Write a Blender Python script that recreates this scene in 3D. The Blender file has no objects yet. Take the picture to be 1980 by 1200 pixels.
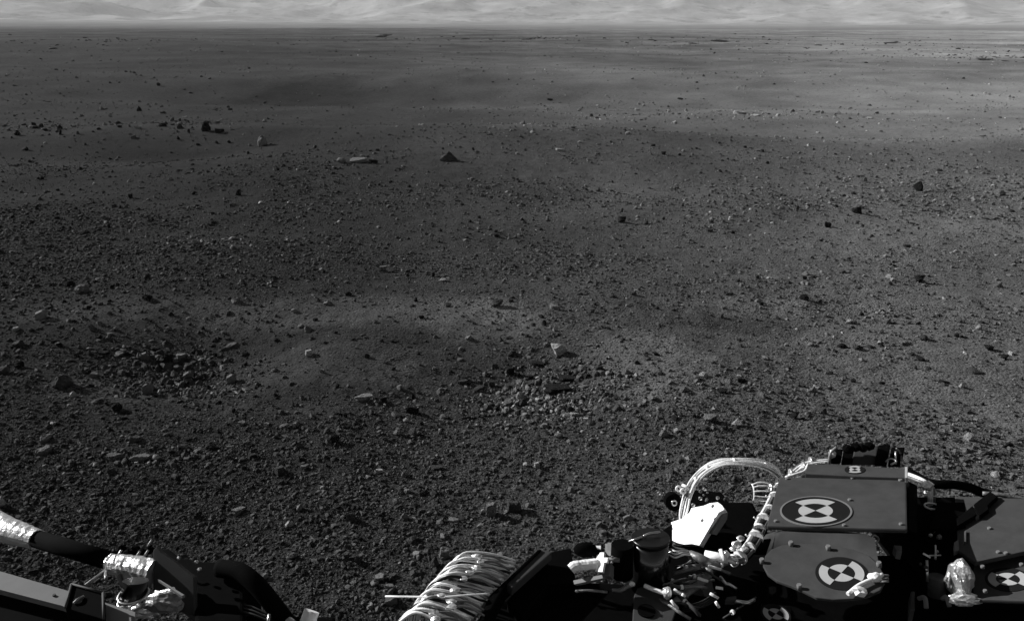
import bpy, bmesh, math, random
import numpy as np
from mathutils import Vector, Matrix

random.seed(7)
RNG = np.random.default_rng(11)
scene = bpy.context.scene

# ------------------------------------------------------------------ camera, world, sun, exposure
CAM_H = 2.0
FPX = 1480.0                       # focal length in pixels of the 1980 px wide photograph
PITCH = math.atan((600.0 - 54.0) / FPX)
ROLL = math.radians(0.26)
_f = Vector((0, math.cos(PITCH), -math.sin(PITCH)))
_r0 = Vector((1, 0, 0)); _u0 = Vector((0, math.sin(PITCH), math.cos(PITCH)))
_r = _r0 * math.cos(ROLL) + _u0 * math.sin(ROLL)
_u = _u0 * math.cos(ROLL) - _r0 * math.sin(ROLL)
CAM = Vector((0, 0, CAM_H))
cam_data = bpy.data.cameras.new('camera')
cam_data.sensor_width = 36.0
cam_data.lens = 36.0 * FPX / 1980.0
cam_data.clip_start = 0.05
cam_data.clip_end = 40000.0
camera = bpy.data.objects.new('camera', cam_data)
scene.collection.objects.link(camera)
m3 = Matrix((_r, _u, -_f)).transposed()
camera.matrix_world = Matrix.Translation(CAM) @ m3.to_4x4()
scene.camera = camera

SUN_EL = math.radians(23.0)
SUN_AZ = math.radians(66.0)        # to the left of the view direction
SUN_DIR = Vector((-math.sin(SUN_AZ) * math.cos(SUN_EL), math.cos(SUN_AZ) * math.cos(SUN_EL), math.sin(SUN_EL)))
sun_data = bpy.data.lights.new('sun', 'SUN')
sun_data.energy = 5.0
sun_data.angle = math.radians(0.5)
sun_data.color = (1.0, 1.0, 1.0)   # the photograph is black and white
sun = bpy.data.objects.new('sun', sun_data)
sun.rotation_euler = SUN_DIR.to_track_quat('Z', 'Y').to_euler()
sun.location = SUN_DIR * 50
scene.collection.objects.link(sun)

world = bpy.data.worlds.new('World')
scene.world = world
world.use_nodes = True
wn = world.node_tree; wn.nodes.clear()
w_out = wn.nodes.new('ShaderNodeOutputWorld')
w_bg = wn.nodes.new('ShaderNodeBackground')
w_sky = wn.nodes.new('ShaderNodeTexSky')
w_sky.sky_type = 'NISHITA'
w_sky.sun_disc = False
w_sky.sun_elevation = SUN_EL
w_sky.sun_rotation = -SUN_AZ
w_sky.dust_density = 0.6
w_sky.air_density = 0.25         # thin air: a dim sky and black shadows
w_bw = wn.nodes.new('ShaderNodeRGBToBW')     # the camera of the photograph has no colour
wn.links.new(w_sky.outputs[0], w_bw.inputs[0])
wn.links.new(w_bw.outputs[0], w_bg.inputs[0])
w_bg.inputs[1].default_value = 0.05
wn.links.new(w_bg.outputs[0], w_out.inputs[0])

vs = scene.view_settings
vs.view_transform = 'Standard'
try:
    vs.look = 'None'
except Exception:
    pass
vs.exposure = 0.45
vs.gamma = 1.0
vs.use_curve_mapping = False
scene.display_settings.display_device = 'sRGB'
scene.cycles.max_bounces = 6
scene.cycles.volume_bounces = 2
scene.cycles.use_denoising = True

# ------------------------------------------------------------------ helpers: rays and noise
def ray(px, py):
    return _f + _r * ((px - 990.0) / FPX) - _u * ((py - 600.0) / FPX)

def P(px, py, z):
    """The place at height z that the photograph shows at (px, py)."""
    d = ray(px, py)
    return CAM + d * ((z - CAM_H) / d.z)

def _hash(ix, iy, seed):
    n = (ix.astype(np.int64) * 374761393 + iy.astype(np.int64) * 668265263 + seed * 144269) & 0x7fffffff
    n = ((n ^ (n >> 13)) * 1274126177) & 0x7fffffff
    return ((n ^ (n >> 16)) & 0xffff) / 65535.0

def noise(x, y, seed=0):
    ix = np.floor(x); iy = np.floor(y)
    fx = x - ix; fy = y - iy
    ux = fx * fx * fx * (fx * (fx * 6 - 15) + 10); uy = fy * fy * fy * (fy * (fy * 6 - 15) + 10)
    def g(dx, dy):
        a = _hash(ix + dx, iy + dy, seed) * 2 * np.pi
        return np.cos(a) * (fx - dx) + np.sin(a) * (fy - dy)
    n0 = g(0, 0) * (1 - ux) + g(1, 0) * ux
    n1 = g(0, 1) * (1 - ux) + g(1, 1) * ux
    return (n0 * (1 - uy) + n1 * uy) * 1.5

def fbm(x, y, octaves=4, seed=0, gain=0.5):
    s = np.zeros_like(x); a = 1.0
    for k in range(octaves):
        s += a * noise(x, y, seed + k * 17)
        x = x * 2.03 + 3.1; y = y * 2.03 - 1.7; a *= gain
    return s

def sstep(a, b, v):
    t = np.clip((v - a) / (b - a), 0, 1)
    return t * t * (3 - 2 * t)

# hollows and swells of the plain: (px, py, radius m across, radius m deep, height m)
_FORMS = [(1000, 716, 0.80, 0.75, -0.14), (345, 684, 0.70, 0.7, -0.15), (200, 735, 0.45, 0.4, 0.03),
          (1270, 720, 0.7, 0.7, 0.05), (900, 625, 1.1, 0.8, 0.06), (300, 612, 1.0, 0.7, 0.05),
          (420, 480, 0.7, 0.6, 0.07), (1430, 590, 1.3, 0.8, 0.06), (1400, 620, 1.2, 0.5, -0.06),
          (290, 290, 3.2, 1.2, -0.22), (550, 165, 10.0, 5.0, -0.8), (300, 262, 5.0, 1.6, 0.16),
          (690, 325, 3.5, 1.6, 0.12), (1030, 282, 4.0, 1.5, 0.25), (1330, 300, 3.5, 1.6, 0.18),
          (1740, 296, 6.0, 1.5, -0.08), (1950, 288, 4.0, 1.0, 0.34), (1500, 170, 14.0, 7.0, -0.5),
          (1250, 700, 0.6, 0.6, 0.02), (850, 660, 0.6, 0.45, -0.025), (200, 95, 30.0, 14.0, 0.8)]
_FORMS = [(lambda p: (p.x, p.y, a, b, c))(P(px, py, 0.0)) for px, py, a, b, c in _FORMS]

def ground_z(x, y):
    x = np.asarray(x, float); y = np.asarray(y, float)
    r = np.hypot(x, y)
    z = 0.012 * fbm(x / 0.35, y / 0.35, 3, 5) * (1 - sstep(9, 18, r))
    z += 0.005 * fbm(x / 0.09, y / 0.09, 2, 77) * (1 - sstep(4, 9, r))
    z += 0.035 * fbm(x / 1.9, y / 1.9, 2, 9)
    z += 0.11 * fbm(x / 9.0, y / 9.0, 2, 21) * sstep(4, 14, r)
    z += 0.35 * fbm(x / 38.0, y / 38.0, 2, 33) * sstep(16, 60, r)
    z += 0.55 * fbm(x / 190.0, y / 170.0, 2, 41) * sstep(60, 260, r)
    z += 1.0 * fbm(x / 260.0, y / 420.0, 2, 47) * sstep(220, 700, r)
    for fx, fy, a, b, h in _FORMS:
        q = ((x - fx) / a) ** 2 + ((y - fy) / b) ** 2
        z = z + h * np.exp(-q)
    return z

def on_ground(px, py):
    """Point of the terrain seen at (px, py): first crossing along the ray."""
    d = ray(px, py)
    t0 = (CAM_H - 0.0) / -d.z if d.z < -1e-4 else 3000.0
    ts = np.geomspace(t0 * 0.55, t0 * 1.5, 160)
    zz = CAM_H + ts * d.z - ground_z(ts * d.x, ts * d.y)
    k = np.argmax(zz < 0)
    if zz[k] >= 0:
        t = t0
    else:
        a, b = ts[max(k - 1, 0)], ts[k]
        for _ in range(18):
            m = 0.5 * (a + b)
            if CAM_H + m * d.z - float(ground_z(m * d.x, m * d.y)) < 0: b = m
            else: a = m
        t = 0.5 * (a + b)
    p = CAM + d * t
    p.z = float(ground_z(p.x, p.y))
    return p, (p - CAM).length

# ------------------------------------------------------------------ materials (all grey: the photo is black and white)
def new_mat(name):
    m = bpy.data.materials.new(name); m.use_nodes = True
    nt = m.node_tree
    return m, nt, nt.nodes['Principled BSDF']

def g4(v): return (v, v, v, 1.0)

def node(nt, kind, **kw):
    n = nt.nodes.new(kind)
    for k, v in kw.items(): setattr(n, k, v)
    return n

def noise_node(nt, vec, scale, detail=4, rough=0.6):
    n = node(nt, 'ShaderNodeTexNoise'); n.inputs['Scale'].default_value = scale
    n.inputs['Detail'].default_value = detail; n.inputs['Roughness'].default_value = rough
    nt.links.new(vec, n.inputs['Vector'])
    return n.outputs['Fac']

def ramp(nt, fac, stops):
    n = node(nt, 'ShaderNodeValToRGB')
    while len(n.color_ramp.elements) < len(stops): n.color_ramp.elements.new(0.5)
    for e, (p, v) in zip(n.color_ramp.elements, stops):
        e.position = p; e.color = g4(v)
    nt.links.new(fac, n.inputs[0])
    return n.outputs[0]

def mathn(nt, op, a, b=None, c=None):
    n = node(nt, 'ShaderNodeMath', operation=op)
    for k, v in enumerate((a, b, c)):
        if v is None: continue
        if isinstance(v, (int, float)): n.inputs[k].default_value = v
        else: nt.links.new(v, n.inputs[k])
    return n.outputs[0]

def bump(nt, bsdf, height, strength, dist):
    b = node(nt, 'ShaderNodeBump'); b.inputs['Strength'].default_value = strength
    b.inputs['Distance'].default_value = dist
    nt.links.new(height, b.inputs['Height']); nt.links.new(b.outputs[0], bsdf.inputs['Normal'])

def backscatter_tone(nt, pos):
    """Backscatter painted into the albedo: dark sunward on the left, brighter to the right."""
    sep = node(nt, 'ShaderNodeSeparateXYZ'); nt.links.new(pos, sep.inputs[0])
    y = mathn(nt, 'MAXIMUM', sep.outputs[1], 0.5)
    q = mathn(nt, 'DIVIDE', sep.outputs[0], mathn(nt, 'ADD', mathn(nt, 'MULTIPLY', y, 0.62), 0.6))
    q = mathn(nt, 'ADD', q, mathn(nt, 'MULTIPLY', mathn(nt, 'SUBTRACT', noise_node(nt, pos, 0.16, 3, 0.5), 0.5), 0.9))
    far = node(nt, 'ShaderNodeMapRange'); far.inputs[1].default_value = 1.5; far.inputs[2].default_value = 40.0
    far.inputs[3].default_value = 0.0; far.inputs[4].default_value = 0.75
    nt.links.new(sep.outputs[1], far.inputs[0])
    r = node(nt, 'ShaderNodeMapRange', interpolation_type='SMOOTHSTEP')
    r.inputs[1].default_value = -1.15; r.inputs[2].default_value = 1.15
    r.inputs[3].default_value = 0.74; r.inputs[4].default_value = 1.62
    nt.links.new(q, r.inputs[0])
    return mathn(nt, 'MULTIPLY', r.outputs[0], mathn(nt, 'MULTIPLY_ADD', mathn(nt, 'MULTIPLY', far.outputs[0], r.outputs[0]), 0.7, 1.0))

DUST_SHADE = [(720, 600, 300, 28, 1.0), (950, 628, 130, 24, 0.8), (270, 608, 230, 24, 1.0), (200, 735, 120, 24, 0.9), (1270, 715, 110, 60, 0.7),
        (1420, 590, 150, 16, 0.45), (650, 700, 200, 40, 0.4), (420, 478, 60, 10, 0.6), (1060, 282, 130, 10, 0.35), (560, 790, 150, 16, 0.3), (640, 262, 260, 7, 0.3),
        (1000, 700, 140, 34, -0.12), (380, 690, 110, 26, -0.15), (800, 665, 90, 30, -0.12), (560, 165, 140, 24, -0.38), (290, 290, 130, 7, -0.35), (1420, 625, 120, 12, -0.3),  # negative amounts paint the shade of hollows and slopes into the soil
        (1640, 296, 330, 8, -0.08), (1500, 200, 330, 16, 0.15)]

def dust_shade_patches(nt, pos):
    """Drifts of pale dust and painted slope shade, each an oval on the ground with a ragged edge."""
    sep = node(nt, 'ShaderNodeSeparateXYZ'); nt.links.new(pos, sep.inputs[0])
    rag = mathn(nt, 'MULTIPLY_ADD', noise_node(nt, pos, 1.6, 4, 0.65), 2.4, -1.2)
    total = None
    for px, py, rx, ry, amt in DUST_SHADE:
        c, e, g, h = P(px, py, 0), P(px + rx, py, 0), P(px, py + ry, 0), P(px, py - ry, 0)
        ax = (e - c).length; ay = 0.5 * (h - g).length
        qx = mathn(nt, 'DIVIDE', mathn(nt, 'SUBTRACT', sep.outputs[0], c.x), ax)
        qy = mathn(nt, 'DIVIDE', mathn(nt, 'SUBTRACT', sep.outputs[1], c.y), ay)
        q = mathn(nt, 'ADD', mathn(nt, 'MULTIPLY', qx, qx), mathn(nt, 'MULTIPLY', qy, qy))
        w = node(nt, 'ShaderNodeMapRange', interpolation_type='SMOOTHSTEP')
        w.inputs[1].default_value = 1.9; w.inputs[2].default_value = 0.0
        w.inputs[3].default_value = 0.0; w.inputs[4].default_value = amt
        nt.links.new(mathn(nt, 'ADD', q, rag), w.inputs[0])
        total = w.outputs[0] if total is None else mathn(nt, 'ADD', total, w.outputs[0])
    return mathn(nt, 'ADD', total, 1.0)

def soil_material():
    m, nt, bs = new_mat('martian_soil')
    geo = node(nt, 'ShaderNodeNewGeometry').outputs['Position']
    wide = noise_node(nt, geo, 0.035, 5, 0.6)
    mid = noise_node(nt, geo, 0.55, 4, 0.6)
    fine = noise_node(nt, geo, 9.0, 6, 0.7)
    grit = noise_node(nt, geo, 60.0, 4, 0.75)
    a = ramp(nt, wide, [(0.36, 0.55), (0.64, 1.4)])
    b = ramp(nt, mid, [(0.3, 0.78), (0.7, 1.16)])
    c = ramp(nt, fine, [(0.28, 0.68), (0.75, 1.25)])
    d = ramp(nt, grit, [(0.3, 0.75), (0.72, 1.25)])
    v = mathn(nt, 'MULTIPLY', mathn(nt, 'MULTIPLY', a, b), mathn(nt, 'MULTIPLY', c, d))
    far = node(nt, 'ShaderNodeMapRange'); far.inputs[1].default_value = 25.0; far.inputs[2].default_value = 90.0
    sy = node(nt, 'ShaderNodeSeparateXYZ'); nt.links.new(geo, sy.inputs[0]); nt.links.new(sy.outputs[1], far.inputs[0])
    streak = ramp(nt, noise_node(nt, geo, 0.22, 7, 0.85), [(0.36, 0.72), (0.50, 1.0), (0.72, 1.1)])     # dark outcrops on the far plain
    mixs = node(nt, 'ShaderNodeMix'); mixs.inputs[2].default_value = 1.0
    nt.links.new(far.outputs[0], mixs.inputs[0]); nt.links.new(streak, mixs.inputs[3])
    v = mathn(nt, 'MULTIPLY', v, mixs.outputs[0])
    v = mathn(nt, 'MULTIPLY', v, dust_shade_patches(nt, geo))
    v = mathn(nt, 'MULTIPLY', mathn(nt, 'MULTIPLY', v, SOIL), backscatter_tone(nt, geo))  # soil colour also carries the painted left-to-right backscatter
    nt.links.new(v, bs.inputs['Base Color'])
    bs.inputs['Roughness'].default_value = 1.0
    bs.inputs['Specular IOR Level'].default_value = 0.05
    try: bs.inputs['Diffuse Roughness'].default_value = 1.0
    except Exception: pass
    vor = node(nt, 'ShaderNodeTexVoronoi'); vor.inputs['Scale'].default_value = 55.0
    nt.links.new(geo, vor.inputs['Vector'])
    h = mathn(nt, 'ADD', mathn(nt, 'MULTIPLY', noise_node(nt, geo, 24.0, 6, 0.7), 0.9),
              mathn(nt, 'MULTIPLY', vor.outputs['Distance'], -0.35))
    bump(nt, bs, h, 1.0, 0.034)
    bn = bs.inputs['Normal'].links[0].from_node          # crusted ground next to smooth drifts
    nt.links.new(ramp(nt, noise_node(nt, geo, 1.1, 4, 0.65), [(0.38, 0.35), (0.62, 1.0)]), bn.inputs['Strength'])
    return m

def rock_material(name, albedo, spread=0.35, dusty=False):
    m, nt, bs = new_mat(name)
    tc = node(nt, 'ShaderNodeTexCoord').outputs['Object']
    oi = node(nt, 'ShaderNodeObjectInfo').outputs['Random']
    n = noise_node(nt, tc, 3.5, 6, 0.7)
    c = ramp(nt, n, [(0.3, 0.7), (0.72, 1.25)])
    k = mathn(nt, 'MULTIPLY_ADD', oi, 2 * spread, 1 - spread)
    v = mathn(nt, 'MULTIPLY', mathn(nt, 'MULTIPLY', c, k), albedo)
    if dusty:  # dusty turns on the painted backscatter tone
        at = node(nt, 'ShaderNodeAttribute', attribute_type='INSTANCER', attribute_name='pale')
        v = mathn(nt, 'MULTIPLY', v, mathn(nt, 'ADD', at.outputs['Fac'], 1.0))
        v = mathn(nt, 'MULTIPLY', v, backscatter_tone(nt, node(nt, 'ShaderNodeNewGeometry').outputs['Position']))  # stones get the same painted sunward darkening as the soil
    nt.links.new(v, bs.inputs['Base Color'])
    bs.inputs['Roughness'].default_value = 0.95
    bs.inputs['Specular IOR Level'].default_value = 0.12
    h = noise_node(nt, tc, 9.0, 7, 0.75)
    bump(nt, bs, h, 0.9, 0.16)
    return m

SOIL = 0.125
M = {}
M['soil'] = soil_material()
M['gravel'] = rock_material('gravel_stone', 0.15, 0.8, True)
M['dark'] = rock_material('dark_basalt', 0.04, 0.25)
M['mid'] = rock_material('grey_rock', 0.13, 0.25)
M['light'] = rock_material('pale_rock', 0.38, 0.2)
M['white'] = rock_material('bright_rock', 0.75, 0.15)

# ------------------------------------------------------------------ object helpers
def mesh_from(name, verts, faces, mat, smooth=False):
    me = bpy.data.meshes.new(name)
    me.from_pydata([tuple(v) for v in verts], [], faces)
    if mat is not None: me.materials.append(mat)
    if smooth: me.polygons.foreach_set('use_smooth', [True] * len(me.polygons))
    me.update()
    return me

def link(o, parent=None):
    scene.collection.objects.link(o)
    if parent is not None: o.parent = parent
    return o

def tag(o, label=None, cat=None, group=None, kind=None):
    if label: o['label'] = label
    if cat: o['category'] = cat
    if group: o['group'] = group
    if kind: o['kind'] = kind
    return o

# ------------------------------------------------------------------ the ground sheet (polar, fine in front of the rover)
def build_ground():
    front = np.radians(np.linspace(-44, 44, 560))
    rest = np.radians(np.linspace(44, 316, 70))[1:-1]
    ang = np.concatenate([front, rest])
    rad = np.concatenate([[0.4, 0.9, 1.3], np.geomspace(1.7, 40.0, 430), np.geomspace(40.0, 9000.0, 210)[1:]])
    na, nr = len(ang), len(rad)
    A, R = np.meshgrid(ang, rad)
    X = np.sin(A) * R; Y = np.cos(A) * R
    Z = ground_z(X, Y)
    verts = np.stack([X, Y, Z], -1).reshape(-1, 3)
    i = np.arange(nr - 1)[:, None] * na; j = np.arange(na)[None, :]; j2 = (j + 1) % na
    quads = np.stack([i + j, i + na + j, i + na + j2, i + j2], -1).reshape(-1, 4)
    me = bpy.data.meshes.new('ground')
    nv, nq = len(verts), len(quads)
    me.vertices.add(nv); me.vertices.foreach_set('co', verts.ravel())
    me.loops.add(nq * 4); me.loops.foreach_set('vertex_index', quads[:, ::-1].ravel().astype(np.int32))
    me.polygons.add(nq); me.polygons.foreach_set('loop_start', np.arange(0, nq * 4, 4, dtype=np.int32))
    me.polygons.foreach_set('use_smooth', np.ones(nq, bool))
    me.update(calc_edges=True); me.validate()
    me.materials.append(M['soil'])
    o = link(bpy.data.objects.new('ground', me))
    tag(o, kind='structure')
    return o
build_ground()

# ------------------------------------------------------------------ far crater hills
def build_hills():
    m, nt, bs = new_mat('hill_dust')
    geo = node(nt, 'ShaderNodeNewGeometry').outputs['Position']
    sep = node(nt, 'ShaderNodeSeparateXYZ'); nt.links.new(geo, sep.inputs[0])
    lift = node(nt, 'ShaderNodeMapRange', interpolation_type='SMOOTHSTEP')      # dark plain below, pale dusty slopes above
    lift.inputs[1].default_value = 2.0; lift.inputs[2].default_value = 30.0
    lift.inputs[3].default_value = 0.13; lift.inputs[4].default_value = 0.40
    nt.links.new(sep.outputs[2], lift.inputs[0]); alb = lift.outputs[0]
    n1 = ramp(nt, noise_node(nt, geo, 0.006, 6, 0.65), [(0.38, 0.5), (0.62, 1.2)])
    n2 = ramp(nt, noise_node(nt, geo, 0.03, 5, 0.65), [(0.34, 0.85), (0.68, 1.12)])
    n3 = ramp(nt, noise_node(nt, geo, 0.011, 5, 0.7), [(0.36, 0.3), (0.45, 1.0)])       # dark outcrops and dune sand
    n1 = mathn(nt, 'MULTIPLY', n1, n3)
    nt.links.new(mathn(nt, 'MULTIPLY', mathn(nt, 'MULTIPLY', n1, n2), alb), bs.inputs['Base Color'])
    bs.inputs['Roughness'].default_value = 1.0
    bs.inputs['Specular IOR Level'].default_value = 0.0
    ang = np.radians(np.linspace(-46, 46, 620)); rad = np.geomspace(HILL0, 7000, 190)
    A, R = np.meshgrid(ang, rad)
    X = np.sin(A) * R; Y = np.cos(A) * R
    deg = np.degrees(A)
    t = sstep(3000, 6600, R)
    wx = X + 60 * fbm(X / 500, Y / 500, 2, 61); wy = Y + 60 * fbm(X / 700, Y / 700, 2, 63)
    ridg = 1 - np.abs(fbm(wx / 1050, wy / 900, 3, 71, 0.5))
    ridg2 = (1 - np.abs(fbm(wx / 560, wy / 640, 3, 87, 0.42)))
    foot = sstep(2700, 4300, R)
    apron = 20 * np.clip((R - 1400) / 1800, 0, 1.2) ** 1.3
    big = fbm(X / 1500, Y / 1500, 2, 55)
    Z = -1.5 + apron + 250 * t ** 1.1 * (0.5 + 0.6 * ridg) + 85 * foot * (ridg2 - 0.62) * (0.55 + 0.5 * sstep(-0.4, 0.4, big)) + 12 * foot
    # the higher spur right of the left third, rising to the right
    Z += 125 * sstep(-13.5, -5, deg + 2.0 * fbm(X / 600, Y / 600, 2, 19)) * (1 - 0.5 * sstep(11, 22, deg)) * sstep(2900, 4200, R) * (0.7 + 0.4 * ridg2)
    Z += 70 * (1 - sstep(-31, -24, deg)) * sstep(3000, 4300, R) + 45 * np.exp(-((deg + 20.5) / 2.2) ** 2) * sstep(3600, 4600, R)
    # small dark mesas on the apron
    for d0, r0, w, h in [(-17.2, 3650, 60, 16), (-12.6, 3700, 30, 12), (3.8, 3550, 120, 16), (1.2, 3400, 40, 9),
                         (-26.5, 3600, 160, 26), (9.6, 3900, 110, 26), (14.0, 3400, 60, 8), (16.5, 3500, 70, 9),
                         (27.5, 3450, 90, 9), (-29.0, 4300, 130, 40), (24.0, 4000, 160, 18)]:
        cx, cy = math.sin(math.radians(d0)) * r0, math.cos(math.radians(d0)) * r0
        Z += h * np.exp(-(((X - cx) / w) ** 2 + ((Y - cy) / (w * 0.6)) ** 2) ** 1.5)
    Z = np.minimum(Z, 330)
    Z[0] = -8
    na, nr = len(ang), len(rad)
    verts = np.stack([X, Y, Z], -1).reshape(-1, 3)
    i = np.arange(nr - 1)[:, None] * na; j = np.arange(na - 1)[None, :]
    quads = np.stack([i + j, i + j + 1, i + na + j + 1, i + na + j], -1).reshape(-1, 4)
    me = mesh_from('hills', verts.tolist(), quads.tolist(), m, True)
    o = link(bpy.data.objects.new('hills', me))
    tag(o, kind='structure')
HILL0 = 1300.0
build_hills()

# ------------------------------------------------------------------ dusty air
def build_haze():
    s, top, bottom = 9300.0, 340.0, -12.0
    v = [(-s, -s, bottom), (s, -s, bottom), (s, s, bottom), (-s, s, bottom),
         (-s, -s, top), (s, -s, top), (s, s, top), (-s, s, top)]
    f = [(3, 2, 1, 0), (4, 5, 6, 7), (0, 1, 5, 4), (1, 2, 6, 5), (2, 3, 7, 6), (3, 0, 4, 7)]
    m = bpy.data.materials.new('dusty_air'); m.use_nodes = True
    nt = m.node_tree; nt.nodes.clear()
    out = nt.nodes.new('ShaderNodeOutputMaterial'); vol = nt.nodes.new('ShaderNodeVolumePrincipled')
    vol.inputs['Color'].default_value = g4(0.85)
    vol.inputs['Density'].default_value = HAZE
    vol.inputs['Anisotropy'].default_value = 0.0
    nt.links.new(vol.outputs[0], out.inputs['Volume'])
    o = link(bpy.data.objects.new('haze', mesh_from('haze', v, f, m)))
    tag(o, kind='stuff')
HAZE = 1.0 / 5000.0
build_haze()

# ------------------------------------------------------------------ rock shapes
def ico(sub):
    bm = bmesh.new(); bmesh.ops.create_icosphere(bm, subdivisions=sub, radius=1.0)
    v = np.array([x.co[:] for x in bm.verts]); f = [[q.index for q in p.verts] for p in bm.faces]
    bm.free()
    return v, f
ICO3, ICO2 = ico(4), ico(3)

def noise3(v, s, seed):
    return (noise(v[:, 0] * s + v[:, 2] * 1.7, v[:, 1] * s - v[:, 2] * 0.9, seed)
            + noise(v[:, 1] * s + 7.7, v[:, 2] * s + v[:, 0], seed + 3)) * 0.5

def rock_shape(kind, seed, fine=False):
    rg = np.random.default_rng(seed)
    v, f = ICO3 if fine else ICO2
    v = v.copy()
    n = {'angular': 13, 'slab': 10, 'round': 22, 'pyramid': 9, 'block': 9, 'ledge': 10}[kind]
    N = rg.normal(size=(n, 3)); N /= np.linalg.norm(N, axis=1)[:, None]
    D = rg.uniform(0.42, 0.85, n) if kind != 'round' else rg.uniform(0.72, 0.95, n)
    if kind == 'block':
        N = np.concatenate([np.eye(3), -np.eye(3)[:2], N[:4]]); N[:5] += rg.normal(0, 0.16, (5, 3))
        N /= np.linalg.norm(N, axis=1)[:, None]; D = np.concatenate([rg.uniform(0.5, 0.68, 5), rg.uniform(0.6, 0.9, 4)])
    if kind == 'slab':
        N = np.concatenate([N, [[0.08, -0.05, 1.0]]]); N /= np.linalg.norm(N, axis=1)[:, None]; D = np.append(D, 0.36)
    if kind == 'pyramid':
        P4 = np.array([[-0.72, 0.1, 0.62], [0.82, 0.15, 0.5], [0.1, -0.85, 0.5], [0.0, 0.9, 0.5], [-0.5, -0.75, 0.45]])
        N = np.concatenate([P4 + rg.normal(0, 0.13, P4.shape), N[:5]]); N /= np.linalg.norm(N, axis=1)[:, None]
        D = np.concatenate([np.array([0.42, 0.34, 0.38, 0.45, 0.46]), rg.uniform(0.55, 0.8, 5)])
    for a, d in zip(N, D):
        s = v @ a - d
        v -= np.maximum(s, 0)[:, None] * a
    L = np.linalg.norm(v, axis=1)[:, None]
    if kind == 'ledge':                          # a ragged row of tilted blocks
        k = v[:, 0] * 4.0
        v[:, 2] *= (0.35 + 0.9 * np.abs(noise(k, v[:, 1] * 0.7, seed)) + 0.5 * _hash(np.floor(k * 1.3), np.floor(v[:, 1] * 2), seed))
    rough = 1.6 if kind == 'pyramid' else 1.0
    v *= 1 + 0.17 * rough * noise3(v, 2.3, seed)[:, None] + 0.08 * rough * noise3(v, 5.0, seed + 9)[:, None] + 0.04 * noise3(v, 12.0, seed + 19)[:, None]
    lo, hi = v.min(0), v.max(0)
    v = (v - (lo + hi) / 2) / (hi - lo)          # unit box
    return v, f

_SHAPES = {}
def rock_mesh(kind, var, tone, fine):
    key = (kind, var, tone, fine)
    if key not in _SHAPES:
        v, f = rock_shape(kind, 100 + var * 7 + len(kind) * 31, fine)
        _SHAPES[key] = mesh_from('rock', v.tolist(), f, M[tone], False)
    return _SHAPES[key]

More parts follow.
